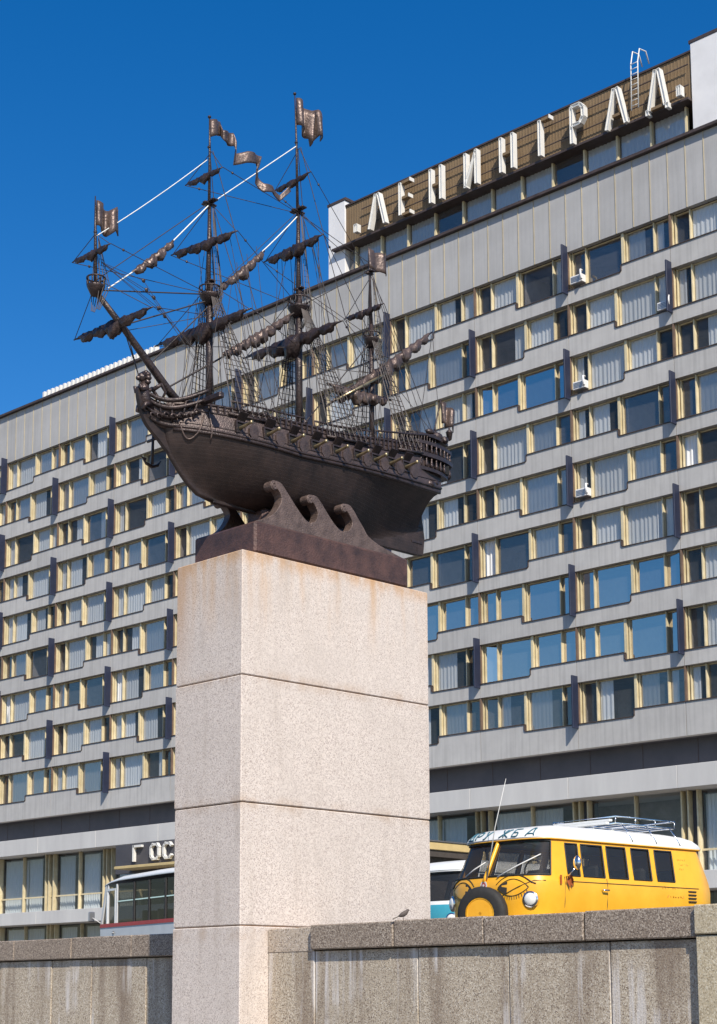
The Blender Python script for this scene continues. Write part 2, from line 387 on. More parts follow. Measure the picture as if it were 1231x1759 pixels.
# dim interior: one back wall, floor slabs and cross walls
rm = MB(); rm.box(XL, XR, 3.6, 3.75, ZR, 46.2)
for r in range(0, 10): rm.box(XL, XR, .52, 3.6, Z0 - r*FH + (.02 if r else 0), Z0 - r*FH + .32)
for n in range(N0, N1):
    rm.box(-n*MD - .06, -n*MD + .06, .56, 3.6, 12.95, Z0)
    rm.box(-n*MD - MD/2 - .06, -n*MD - MD/2 + .06, .56, 3.6, 12.95, Z0)
rm.build('interior', M_ROOM, hotel)
MB().box(XL, XR, 3.76, 15.0, ZR, 44.2).build('rear_block', M_CONC, hotel)
MB().box(XL, XR, .05, 15.0, 44.0, 44.22).build('roof', M_ROOF, hotel)
# --- spandrel panels, two stepped shapes plus the deeper bottom row
TW = .54 * MD                          # width of the deep (fin side) window
SH_T, SH_S = .75, 1.15                 # panel height under the deep and the shallow windows
def panel_mesh(deep_left, drop, nm):
    w = MD - .03; t = TW - .015
    p = [(0, -drop), (w, -drop), (w, SH_S), (t + .02, SH_S), (t, SH_S - .02), (t, SH_T + .08), (t - .08, SH_T), (0, SH_T)]
    if not deep_left: p = [(w - x, z) for x, z in p][::-1]
    f = lambda y: (lambda q: (q[0] + .015, y, q[1]))
    pm = MB().prism(p, f(0.0), f(.46)).mesh(nm, M_CONC)
    sl = MB()
    top = [(0, SH_T), (t - .08, SH_T), (t, SH_T + .08), (t, SH_S - .02), (t + .02, SH_S), (w, SH_S)]
    if not deep_left: top = [(w - x, z) for x, z in top][::-1]
    for (a, b), (c, d) in zip(top, top[1:]):
        L_ = math.hypot(c-a, d-b); nx, nz = -(d-b)/L_, (c-a)/L_
        sl.poly([(a+.015, -.05, b+.004), (c+.015, -.05, d+.004), (c+.015, .45, d+.004), (a+.015, .45, b+.004),
                 (a+.015+nx*.05, -.05, b+nz*.05), (c+.015+nx*.05, -.05, d+nz*.05), (c+.015+nx*.05, .45, d+nz*.05), (a+.015+nx*.05, .45, b+nz*.05)],
                [(3,2,1,0),(4,5,6,7),(0,1,5,4),(1,2,6,5),(2,3,7,6),(3,0,4,7)])
    return pm, sl.mesh('sill', M_SILL)
PAN = {(dl, last): panel_mesh(dl, .5484 if last else 0, 'spandrel_panel') for dl in (True, False) for last in (False, True)}
# --- window meshes. local origin = left bottom outer corner of the opening on the panel face; x right, y in, z up
GY = .40                               # glass setback
def window_meshes(wid, hgt, seam_left):
    "frame, two panes (mesh, hinge x), seam_left: the narrow casement sits next to the left seam"
    fr = MB(); po = .075                # posts
    cas, mul = .86, .10
    def X(a, b): return (a, b) if seam_left else (wid - b, wid - a)
    def bar(a, b, y0, y1, z0, z1):
        x0, x1 = X(a, b); fr.box(x0, x1, y0, y1, z0, z1)
    T = hgt - .02
    bar(.0, po, .16, GY + .12, .052, T)                     # seam side post
    bar(po + .09, po + .13, .26, GY + .08, .052, T)               # casement jamb
    a = po + .13 + cas
    bar(a + .02, a + mul - .02, .20, GY + .08, .052, T)                        # mullion
    bar(wid - po - .10, wid - po - .06, .26, GY + .08, .052, T)    # jamb
    bar(wid - po, wid, .14, GY + .12, .052, T)               # far post
    for s0, s1 in ((po + .131, a - .001), (a + mul + .001, wid - po - .101)):
        bar(s0, s1, GY - .05, GY + .06, .054, .054 + .07); bar(s0, s1, GY - .05, GY + .06, T - .06, T - .002)
    F_ = fr.mesh('window', M_CREAM)
    panes = []
    for s0, s1 in ((po + .131, a - .001), (a + mul + .001, wid - po - .101)):
        x0, x1 = X(s0, s1); w = x1 - x0
        panes.append((w, x0, T - .06))
    return F_, panes
def pane_mesh(w, h, m): return MB().poly([(0, 0, .12), (w, 0, .12), (w, 0, h), (0, 0, h)], [(0,1,2,3)]).mesh('pane', m, fix=False)
def curtain_mesh(w, h, seed, amp=.035):
    rnd = random.Random(seed); ph = [rnd.uniform(0, 6.3) for _ in range(3)]
    k = max(6, int(w*14))
    return MB().grid(lambda u, v: (u*w, amp*(math.sin(u*w*24+ph[0]+.6*math.sin(u*w*7+ph[1])) * (1-.35*v)) , v*h), k*2, 1).mesh('curtain', M_CURT, True, fix=False)
WKIND = {}
for tall in (True, False):
    for sl_ in (True, False):
        wid = TW if tall else MD - TW
        hgt = FH - (SH_T if tall else SH_S)
        fm, panes = window_meshes(wid, hgt, sl_)
        pm = [{m.name: pane_mesh(w, h, m) for m in (M_GLASS, M_GLASS2, M_GLASS3)} for w, x0, h in panes]
        cm = [[curtain_mesh(panes[1][0] * q, hgt - .12, s) for s in range(2)] for q in (1.0, .62, .36)]
        cc = [curtain_mesh(panes[0][0] * q, hgt - .12, 9, .03) for q in (1.0, .5)]
        WKIND[(tall, sl_)] = (fm, panes, pm, cm, cc)
fin_me = MB().bbox(-.045, .045, -.49, .05, 0, 2.80, .012).mesh('fin', M_FIN)
BLUE = {(7,0),(7,1),(7,2),(8,0),(8,1),(3,1)}          # (row, seam to the right): windows that mirror the sky
rw = random.Random(21)
for r in range(1, 10):
    zb = Z0 - r*FH
    for n in range(N0, N1):             # module between seam n+1 (left) and seam n (right)
        x = -(n+1)*MD
        deep_left = ((n + 1 + r) % 2 == 0)
        pm, sm = PAN[(deep_left, r == 9)]
        p = inst('spandrel_panel', pm, hotel, (x, 0, zb)); inst('sill', sm, p)
        for tall in (True, False):
            left = (tall == deep_left)
            sl_ = left                  # narrow casement next to the seam on that side
            fm, panes, pms, cm, cc = WKIND[(tall, sl_)]
            wx = x if left else x + (MD - TW if tall else TW)
            wz = zb + (SH_T if tall else SH_S)
            w = inst('window', fm, hotel, (wx, 0, wz))
            blue = (r, n) in BLUE
            q = rw.random()
            m = M_GLASS3 if blue else (M_GLASS2 if q < .28 else M_GLASS)
            for k, (pw, px, ph) in enumerate(panes):
                o = inst('pane', pms[k][m.name], w, (px, GY, 0))
                o.rotation_euler = (R(rw.uniform(-.5, .5)), 0, R(rw.uniform(-1.2, 1.2)))
                if k == 0 and rw.random() < (.5 if blue else .12):
                    o.rotation_euler.z = R(rw.uniform(14, 30)) if sl_ else R(rw.uniform(-16, -6))
            if not blue or tall is False:
                c = rw.random()
                kind = 0 if c < .52 else 1 if c < .74 else 2 if c < .86 else None
                if kind is not None and not blue:
                    me = cm[kind][rw.randrange(2)]
                    wide = panes[1][0]; off = 0 if rw.random() < .5 else wide * (1 - (1.0, .62, .36)[kind])
                    inst('curtain', me, w, (panes[1][1] + off, GY + .07, .06))
                if rw.random() < .5 and not blue: inst('curtain', cc[rw.randrange(2)], w, (panes[0][1], GY + .07, .06))
    for n in range(N0, N1 + 1):
        if (n + r) % 2 == 0: inst('fin', fin_me, hotel, (-n*MD, 0, Z0 - (r-1)*FH - 2.46))
# seam strips of pale sealant behind the panel joints
for n in range(N0, N1 + 1):
    MB().box(-n*MD - .05, -n*MD + .05, .02, .42, Z0 - 27.5, Z0).build('seam_strip', M_SEAM, hotel)
# --- attic storey of upright panels
ap = MD / 6
am = MB().bbox(.02, ap - .02, 0, .3, Z0, 44.02, .01).mesh('attic_panel', M_ATTIC)
bm_ = MB().box(-.022, .022, -.03, .25, Z0 + .01, 44.0).mesh('joint_strip', M_JOINT)
for i in range(6 * (N1 - N0)):
    inst('attic_panel', am, hotel, (XL + i*ap, 0, 0)); inst('joint_strip', bm_, hotel, (XL + i*ap, 0, 0))
MB().box(XL - .1, XR + .1, -.26, .5, 44.03, 44.19).build('roof_coping', M_SILL, hotel)
MB().box(XL, XR, .3, .34, Z0 - .02, 44.0).build('attic_backing', M_SILL, hotel)
# --- penthouse: piers, window strip, sloping fascia
PL, PR_ = -25.42, 1.39
for a, b in ((PL, PL + 1.46), (PR_, PR_ + 2.3)):
    MB().bbox(a, b, .40, 7.5, 44.2, 49.42, .02).build('end_pier', M_WHITE, hotel)
    MB().box(a - .08, b + .08, .37, 7.58, 49.424, 49.60).build('pier_cap', M_SILL, hotel)
fa = PL + 1.47; fb = PR_ - .01
MB().box(fa, fb, .50, 3.0, 46.30, 48.98).build('fascia', M_BROWN, hotel)
rib = MB().poly([(-.05, 0, 0), (.05, 0, 0), (.05, 0, -2.66), (-.05, 0, -2.66), (0, -.012, 0), (0, -.012, -2.66)], [(0,4,5,3),(4,1,2,5)]).mesh('rib', M_BROWN)
xx = fa + .12
while xx < fb - .05:
    inst('rib', rib, hotel, (xx, .498, 48.97)); xx += .212
MB().box(fa - .05, fb, .42, 3.1, 48.985, 49.09).build('fascia_cap', M_SILL, hotel)
MB().box(fa - .85, fb, .05, .95, 46.17, 46.295).build('eaves_board', M_SILL, hotel)
MB().box(fa, fb, 3.2, 3.5, 44.25, 48.9).build('penthouse_wall', M_ROOM, hotel)
cms = [curtain_mesh(2.0, 1.75, 3 + q, .045) for q in range(3)]
i = 0
xx = fb - .55
while xx > fa:
    MB().box(xx - .055, xx + .055, .62, .86, 44.2, 46.16).build('mullion', M_CREAM, hotel)
    x1 = max(xx - 2.19, fa)
    MB().poly([(x1 + .06, .80, 44.2), (xx - .06, .80, 44.2), (xx - .06, .80, 46.16), (x1 + .06, .80, 46.16)], [(0,1,2,3)]).build('pane', M_GLASS2, hotel, fix=False)
    if i % 4 != 3 and xx - 2.1 > fa: inst('curtain', cms[i % 3], hotel, (xx - 2.1, .92, 44.4))
    xx -= 2.19; i += 1
# --- podium
zL = Z0 - 27 - .5484
MB().box(XL, XR, 1.0, 3.5, 11.15, zL + .3).build('dark_band', M_DARKP, hotel)
jm = MB().box(-.015, .015, .985, 1.0, 11.2, zL).mesh('band_joint', M_SILL)
for n in range(2*(N1 - N0)): inst('band_joint', jm, hotel, (XL + n*MD/2, 0, 0))
MB().box(XL, XR, .05, 1.2, zL + .02, zL + .25).build('soffit', M_DARKP, hotel)
for n in range(N0, N1): MB().bbox(-(n+1)*MD + .008, -n*MD - .008, -1.0, 3.2, 9.95, 11.08, .015).build('canopy_slab', M_BAND, hotel)
for n in range(N0, N1): MB().bbox(-(n+1)*MD + .006, -n*MD - .006, -1.0, 2.2, 4.98, 5.86, .012).build('balcony_slab', M_BAND, hotel)
for (z0_, z1_, y0) in ((5.87, 9.94, 0.35), (ZR, 4.97, .6)):
    for n in range(N0, N1):
        xr = -n*MD
        for s in (0, 1):
            a = xr - MD + .5 + s*(MD - 1.0)/2; b = a + (MD - 1.0)/2
            MB().poly([(a, y0, z0_), (b, y0, z0_), (b, y0, z1_), (a, y0, z1_)], [(0,1,2,3)]).build('pane', M_GLASSP, hotel, fix=False)
            if rw.random() < .8:
                cw = (b - a) * rw.choice((1, .6)); inst('curtain', curtain_mesh(cw, (z1_ - z0_) - .3, rw.randrange(99), .06), hotel, (a, y0 + .35, z0_ + .1))
        cl = MB()
        for xo in (-.5, -.12, .42): cl.box(xr + xo - .04, xr + xo + .04, y0 - .28, y0 + .12, z0_, z1_)
        cl.build('column_trim', M_CREAM, hotel)
        MB().box(xr - .40, xr + .36, y0 + .1, y0 + .8, z0_, z1_).build('column', M_DARKP, hotel)
        MB().box(xr - MD/2 - .045, xr - MD/2 + .045, y0 - .2, y0 + .1, z0_, z1_).build('mullion', M_CREAM, hotel)
    MB().box(XL, XR, y0 - .06, y0 + .05, z0_ + 1.05, z0_ + 1.15).build('transom', M_CREAM, hotel)
MB().box(XL, XR, 3.4, 3.55, ZR, 11.1).build('lobby_wall', M_ROOM, hotel)
# pavement and low kerb in front of the hotel
pv = MB().box(XL, XR, -9, .6, ZR, ZR + .13).build('pavement', M_PAVE); struct(pv); pv.location = FO; pv.rotation_euler.z = FROT

def fw(x, y, z):
    c, s = math.cos(FROT), math.sin(FROT); return (FO[0] + x*c - y*s, FO[1] + x*s + y*c, z)
# ---- air conditioners in casement openings
for i, (x, y, z, lab) in enumerate([
    (-6.55, .0, 38.22, 'white air conditioner in the topmost window row beside a blue fin'),
    (-6.55, .0, 32.20, 'white air conditioner in the third window row below the top'),
    (-6.55, .0, 26.20, 'white air conditioner in the fifth window row, right of the pedestal top'),
    (-1.05, .0, 35.08, 'grey air conditioner in the second window row near the right edge')]):
    ac = thing('air_conditioner', lab, 'air conditioner', fw(x, y, z), FROT, 'air conditioners in the hotel windows')
    MB().bbox(.22, 1.0, -.14, .5, 0, .44, .02).build('case', M_WHITE, ac)
    for k in range(4): MB().box(.28, .94, -.155, -.14, .08 + k*.08, .12 + k*.08).build('louvre', M_STEEL, ac)
    hb = MB(); hb.tube([(1.02, -.2 , .08), (1.06, -.34, .10), (1.09, -.38, .32), (1.06, -.34, .55), (1.0, -.1, .6)], .055, 8); hb.build('drain_hose', M_WHITE, ac, True)
# ---- white roof letters seen edge-on / balustrade blocks along the roof edge
bal = thing('roof_balustrade', 'row of small white upright blocks along the far left roof edge', 'balustrade', fw(-55.3, .1, 44.27), FROT)
blm = MB().bbox(-.14, .14, -.1, .25, 0, .52, .03).mesh('block', M_LETTER)
for i in range(27): inst('block', blm, bal, (.2 + i*.5, 0, random.uniform(-.03, 0)))
MB().box(0, 13.6, .05, .15, .0, .1).build('base_rail', M_STEEL, bal)
# ================================================================== stroke letters
SL = {'Л': [[(0,0),(.42,1),(.58,1),(1,0)]], 'Е': [[(0,0),(0,1)],[(0,1),(.8,1)],[(0,.52),(.7,.52)],[(0,0),(.8,0)]],
      'Н': [[(0,0),(0,1)],[(.85,0),(.85,1)],[(0,.5),(.85,.5)]], 'И': [[(0,0),(0,1)],[(0,.05),(.85,.95)],[(.85,0),(.85,1)]],
      'Г': [[(0,0),(0,1)],[(0,1),(.75,1)]], 'Р': [[(0,0),(0,1)],[(0,1),(.55,1),(.75,.88),(.75,.62),(.55,.48),(0,.48)]],
      'А': [[(0,0),(.42,1),(.58,1),(1,0)],[(.2,.3),(.8,.3)]], 'Д': [[(.1,0),(.45,1),(.6,1),(.9,0)],[(.02,-.10),(.02,.03),(.98,.03),(.98,-.10)]],
      'О': [[(.2,0),(.65,0),(.8,.2),(.8,.8),(.65,1),(.2,1),(.02,.8),(.02,.2),(.2,0)]], 'С': [[(.75,.85),(.6,1),(.2,1),(.02,.8),(.02,.2),(.2,0),(.6,0),(.75,.15)]],
      'Т': [[(.4,0),(.4,1)],[(0,1),(.8,1)]], 'У': [[(0,1),(.42,.42)],[(.8,1),(.2,0),(0,0)]], 'Ж': [[(.5,0),(.5,1)],[(0,1),(.5,.5),(1,1)],[(0,0),(.5,.5),(1,0)]],
      'Б': [[(.75,1),(0,1),(0,0),(.6,0),(.75,.15),(.75,.4),(.6,.55),(0,.55)]], '"': [[(0,.0),(0,.3)],[(.3,0),(.3,.3)]]}
def channel(mb, a, b, w, y0, y1, t=.05):
    "open trough letter limb between 2D points a and b (x,z): two side walls, end walls"
    dx, dz = b[0]-a[0], b[1]-a[1]; L_ = math.hypot(dx, dz); ux, uz = dx/L_, dz/L_; nx, nz = -uz, ux
    def bar(p0, p1, th):
        dx, dz = p1[0]-p0[0], p1[1]-p0[1]; l = math.hypot(dx, dz); vx, vz = -dz/l*th/2, dx/l*th/2
        P = [(p0[0]+vx, p0[1]+vz), (p1[0]+vx, p1[1]+vz), (p1[0]-vx, p1[1]-vz), (p0[0]-vx, p0[1]-vz)]
        mb.prism(P, lambda q: (q[0], y0, q[1]), lambda q: (q[0], y1, q[1]))
    h = w/2
    for s in (-1, 1): bar((a[0]+nx*h*s, a[1]+nz*h*s), (b[0]+nx*h*s, b[1]+nz*h*s), t)
    for p in (a, b): bar((p[0]-nx*h, p[1]-nz*h), (p[0]+nx*h, p[1]+nz*h), t*1.05)
sign = thing('rooftop_sign', 'big white rooftop letters reading ЛЕНИНГРАД on the brown fascia', 'sign', fw(-22.7, .36, 46.32), FROT)
sx0 = -22.7
for ch, a, b, zt, zb in [('"', -22.62, -22.1, 47.1, 46.5), ('Л', -21.5, -19.95, 48.5, 46.3), ('Е', -18.9, -17.7, 48.5, 46.35), ('Н', -16.45, -15.3, 48.5, 46.3),
      ('И', -13.75, -12.6, 48.5, 46.3), ('Н', -11.1, -9.9, 48.5, 46.3), ('Г', -8.3, -7.2, 48.5, 46.3), ('Р', -6.1, -4.85, 48.45, 46.2), ('А', -3.8, -2.3, 48.42, 46.1),
      ('Д', -1.2, .35, 48.42, 46.15), ('"', .85, 1.3, 46.95, 46.3)]:
    a += .1*(b - a); b -= .08*(b - a); lm = MB(); wd_ = b - a; h = zt - zb - .1
    for st in SL[ch]:
        for p, q in zip(st, st[1:]):
            A = (a - sx0 + p[0]*wd_, zb - 46.2 + (p[1]/.3 if ch == '"' else p[1])*h); B_ = (a - sx0 + q[0]*wd_, zb - 46.2 + (q[1]/.3 if ch == '"' else q[1])*h)
            if abs(A[0]-B_[0]) + abs(A[1]-B_[1]) < .02: continue
            if abs(A[1]-B_[1]) < .15 and ch != 'Р':        # horizontal limbs: shade put in as brown colour, white end cap
                x0_, x1_ = sorted((A[0], B_[0])); zc_ = A[1]
                if x1_ - x0_ > .4: MB().box(x0_ + .13, x1_ - (.13 if ch in 'НЛАД' else .0), -.50, -.18, zc_ - .08, zc_ + .08).build('cross_bar', M_BROWN, sign)
                if ch in 'ЕГ': lm.box(x1_ + .002, x1_ + .05, -.56, -.16, zc_ - .11, zc_ + .11)
                continue
            channel(lm, A, B_, .17 if ch != '"' else .14, -.56, -.20, .03)
            dx, dz = B_[0]-A[0], B_[1]-A[1]; l = math.hypot(dx, dz); vx, vz = -dz/l*.085, dx/l*.085
            lm.prism([(A[0]+vx, A[1]+vz), (B_[0]+vx, B_[1]+vz), (B_[0]-vx, B_[1]-vz), (A[0]-vx, A[1]-vz)], lambda q: (q[0], -.50, q[1]), lambda q: (q[0], -.47, q[1]))
    lo = lm.build('letter', M_LETTER, sign)
# steel brackets
for zr_ in (.75, 1.9): MB().box(.3, 24.0, -.10, -.05, zr_, zr_ + .05).build('bracket_rail', M_SILL, sign)
lad = thing('roof_ladder', 'slim white steel ladder over the brown fascia between two sign letters', 'ladder', fw(-1.75, .35, 46.7), FROT)
for x in (-.22, .22):
    MB().tube([(x, -.55, 0), (x, -.5, 2.7), (x, -.3, 3.5), (x, .3, 3.6), (x, .6, 3.0)], .035, 6).build('rail', M_LETTER, lad, True)
for k in range(9): MB().tube([(-.22, -.53, .25 + k*.3), (.22, -.53, .25 + k*.3)], .022, 6).build('rung', M_LETTER, lad, True)
# entrance lettering ГОСТ... on the dark podium, only what shows left of the pedestal
gs = thing('entrance_sign', 'white block letters on a dark board above the hotel entrance left of the pedestal', 'sign', fw(-41.3, -2.0, 8.2), FROT)
MB().bbox(-1.9, 7.5, .25, .45, -.3, 1.62, .02).build('sign_board', M_DARKP, gs)
for ch, a, b in (('Г', .25, 1.05), ('О', 2.0, 2.78), ('С', 3.28, 4.08), ('Т', 4.6, 5.4)):
    lm = MB()
    for st in SL[ch]:
        for p, q in zip(st, st[1:]):
            A = Vector((a + p[0]/.8*(b-a), 0, .5 + p[1]*.92)); B_ = Vector((a + q[0]/.8*(b-a), 0, .5 + q[1]*.92))
            d = (B_ - A).normalized() * .07; A -= d; B_ += d
            dx, dz = B_.x-A.x, B_.z-A.z; l = math.hypot(dx, dz); vx, vz = -dz/l*.075, dx/l*.075
            lm.prism([(A.x+vx, A.z+vz), (B_.x+vx, B_.z+vz), (B_.x-vx, B_.z-vz), (A.x-vx, A.z-vz)], lambda q: (q[0], -.02, q[1]), lambda q: (q[0], .2, q[1]))
    lm.build('letter', M_LETTER, gs)
MB().bbox(-.2, 7.5, -1.2, .3, -.12, .06, .02).build('lower_ledge', M_CANOPY, gs)
# entrance canopy behind the pedestal, floodlight on it
cn = thing('entrance_canopy', 'flat entrance canopy with ochre edge just right of the pedestal', 'canopy', fw(-16.5, -7.0, 0), FROT)
MB().bbox(-1.2, 3.4, -.2, 7.0, 7.55, 7.98, .03).build('roof_edge', M_CANOPY, cn)
MB().box(-1.1, 3.3, -.1, 6.9, 7.2, 7.54).build('soffit', M_CANOPYD, cn)
MB().box(-1.25, 3.45, -.26, 7.0, 7.985, 8.06).build('edge_flashing', M_STEEL, cn)
for x in (-.6, 2.6): MB().tube([(x, .6, ZR), (x, .6, 7.2)], .12, 10).build('post', M_CANOPYD, cn, True)
MB().box(-.6, 3.0, 3.0, 6.5, ZR, 7.2).build('porch_block', M_CANOPYD, cn)
fl = thing('floodlight', 'small white floodlight standing on the entrance canopy', 'floodlight', fw(-13.6, -5.2, 8.06), FROT)
MB().bbox(-.25, .25, -.2, .25, .35, .85, .04).build('lamp_head', M_LETTER, fl)
MB().tube([(0, 0, 0), (0, 0, .4)], .04, 6).build('stand', M_STEEL, fl, True)
MB().tube([(-1.6, 0, .32), (-.2, 0, .4)], .03, 6).build('cable', M_STEEL, fl, True)

# ================================================================== the bronze ship
ship = thing('ship_sculpture', 'dark bronze model of a sailing frigate with furled sails on wave supports atop the pedestal', 'sculpture', (0, 0, HS[0]), world=True)
# --- base slab and waves
MB().bbox(-.60, .655, -1.51, 1.36, HS[0] + .003, 6.09, .03).build('base_slab', M_SLAB, ship)
def head(yh, zh, r=.068):
    return [(yh + r*math.cos(R(a)), zh + r*math.sin(R(a))) for a in (-35, -75, -120, -160, 160, 120, 85)]
W1 = [(-1.48,6.05),(-1.46,6.10),(-1.31,6.155),(-1.16,6.25),(-1.055,6.38),(-1.015,6.50)] + head(-1.145,6.64) + [(-1.035,6.70),(-.95,6.63),(-.805,6.48),(-.665,6.345),(-.56,6.27),(-.48,6.25),(-.48,6.05)]
W2 = [(-.49,6.05),(-.49,6.248),(-.42,6.285),(-.37,6.36),(-.37,6.45)] + head(-.50,6.585,.064) + [(-.395,6.65),(-.32,6.60),(-.205,6.48),(-.075,6.35),(.05,6.265),(.13,6.25),(.13,6.05)]
W3 = [(.12,6.05),(.12,6.248),(.21,6.285),(.275,6.36),(.28,6.45)] + head(.135,6.59,.064) + [(.235,6.655),(.31,6.60),(.40,6.50),(.51,6.38),(.60,6.28),(.80,6.20),(1.1,6.13),(1.34,6.085),(1.34,6.05)]
def smooth_poly(P, k=3):
    out = []; n = len(P)
    for i in range(n):
        a, b, c, d = P[i-1], P[i], P[(i+1) % n], P[(i+2) % n]
        for j in range(k):
            t = j/k
            if i in (0, n-3, n-2, n-1): out.append((b[0]+(c[0]-b[0])*t, b[1]+(c[1]-b[1])*t)); continue
            out.append(tuple(.5*((2*b[q]) + (-a[q]+c[q])*t + (2*a[q]-5*b[q]+4*c[q]-d[q])*t*t + (-a[q]+3*b[q]-3*c[q]+d[q])*t**3) for q in (0, 1)))
    return out
for sgn in (1, -1):
    xa, xb = (.47, .62) if sgn > 0 else (-.57, -.44)
    for W in (W1, W2, W3):
        P = smooth_poly(W)
        w = MB().prism(P, lambda q: (xa, q[0], q[1]), lambda q: (xb, q[0], q[1])).build('wave', M_WAVE, ship)
        md = w.modifiers.new('bevel', 'BEVEL'); md.width = .012; md.segments = 2; md.limit_method = 'ANGLE'
        cx_, cz_ = {id(W1): (-1.145, 6.64), id(W2): (-.50, 6.585), id(W3): (.135, 6.59)}[id(W)]
        xo = xb + .001 if sgn > 0 else xa - .001
        sp = [(xo, cx_ + (.058 - .0065*i)*math.cos(-1.2 - i*.8), cz_ + (.058 - .0065*i)*math.sin(-1.2 - i*.8)) for i in range(9)]
        MB().tube(sp, .007, 6).build('spiral', M_FLAG, w, True)
MB().bbox(-.20, .20, -.95, .95, 6.092, 6.50, .06).build('keel_block', M_SLAB, ship)
# --- hull
STEM = [(6.44,-1.62),(6.46,-1.86),(6.575,-2.06),(6.775,-2.27),(6.95,-2.42),(7.10,-2.50),(7.25,-2.54),(7.6,-2.50),(7.9,-2.46)]
ZW = [(-2.6,7.235),(-1.77,7.20),(-.67,7.155),(.1,7.20),(1.1,7.245),(1.8,7.28),(2.5,7.34)]
ZRL = [(-2.6,7.64),(-2.1,7.60),(-1.0,7.61),(0,7.66),(.7,7.74),(1.6,7.88),(2.2,8.0),(2.7,8.15)]
def hull(u, v):
    "u 0 bow .. 1 stern, v 0 keel, 1 wale, 2 rail -> point on the +X side"
    z = 7.2
    for _ in range(3):
        if v <= 1: Ys = 2.19 + .03*v if v < .88 else 2.216 + .10*((v-.88)/.12)**1.3
        else: Ys = 2.316 + .06*(v-1)
        Yb = lerp(z, STEM); Y = Yb + (Ys - Yb)*u
        zw = lerp(Y, ZW)
        z = 6.445 + (zw - 6.445)*v if v <= 1 else zw + (lerp(Y, ZRL) - zw)*(v-1)
    bw = .63*(1 - (1 - min(u/.42, 1))**2.1)**.62
    if u > .62: bw *= 1 - .34*((u-.62)/.38)**1.8
    if v <= 1:
        e = .30 + .55*max(0, 1 - u/.25) + 2.4*max(0, (u-.55)/.45)**1.6
        hb = bw*max(v, 1e-4)**e
        hb = max(hb, .028)
    else: hb = bw*(1 - .13*(v-1)**1.3)
    return Vector((max(hb, .03), Y, z))
NU, NV = 56, 26
us = [(i/NU)**1.25 for i in range(NU+1)]
hm = MB()
rows = []
for i in range(NU+1):
    half = [hull(us[i], 2*j/NV) for j in range(NV+1)]
    rows.append([(-p.x, p.y, p.z) for p in half[::-1]] + [tuple(p) for p in half])
hm.loft([rw_[NV//2:len(rw_)-NV//2] for rw_ in rows], False, False)
n_ = len(rows[0]) - 2*(NV//2)
for s in (0, 1):
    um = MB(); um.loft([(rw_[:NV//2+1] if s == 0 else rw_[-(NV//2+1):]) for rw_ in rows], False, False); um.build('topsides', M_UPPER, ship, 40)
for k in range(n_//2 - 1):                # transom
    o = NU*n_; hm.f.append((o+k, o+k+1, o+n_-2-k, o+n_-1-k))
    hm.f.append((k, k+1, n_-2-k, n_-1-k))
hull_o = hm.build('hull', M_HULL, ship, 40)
# deck
dk = MB()
for i in range(1, NU):
    a = hull(us[i], 1.72); b = hull(us[i+1], 1.72)
    dk.poly([(-a.x, a.y, a.z), (a.x, a.y, a.z), (b.x, b.y, b.z), (-b.x, b.y, b.z)], [(0,1,2,3)])
dk.build('deck', M_BRONZE, ship, fix=False)
# bulwark thickness rail, wales and mouldings
def strake(v, r, out=.0, u0=.015, u1=1.0, name='moulding', m=M_BRONZE, n=40):
    for s in (1, -1):
        pts = []
        for i in range(n+1):
            p = hull(u0 + (u1-u0)*i/n, v); pts.append((s*(p.x + out), p.y, p.z))
        MB().tube(pts, r, 6).build(name, m, ship, True)
strake(.985, .026, .004, name='wale'); strake(1.07, .018, .004, name='wale')
strake(1.22, .008); strake(1.72, .012, .003); strake(1.86, .009, .002); strake(2.0, .020, 0, name='top_rail')
# stem post, keel, rudder
st = [(0, lerp(z, STEM) - .02, z) for z in (6.44, 6.5, 6.6, 6.75, 6.9, 7.05, 7.2, 7.35, 7.5)]
MB().tube(st, [.035]*9, 8).build('stem_post', M_HULL, ship, True)
MB().bbox(-.035, .035, -1.7, 2.2, 6.415, 6.47, .01).build('keel', M_HULL, ship)
rd = MB().prism([(2.20,6.43),(2.33,6.44),(2.36,6.7),(2.31,7.0),(2.30,7.34),(2.20,7.34)], lambda q: (-.03, q[0], q[1]), lambda q: (.03, q[0], q[1])).build('rudder', M_HULL, ship)
for z in (6.6, 6.85, 7.1): MB().box(-.04, .04, 2.08, 2.30, z, z+.03).build('pintle', M_BRONZE, rd)
# deadwood fin under the stern
MB().prism([(1.05,6.43),(2.19,6.43),(2.19,6.95),(1.6,6.7)], lambda q: (-.032, q[0], q[1]), lambda q: (.032, q[0], q[1])).build('deadwood', M_HULL, ship)
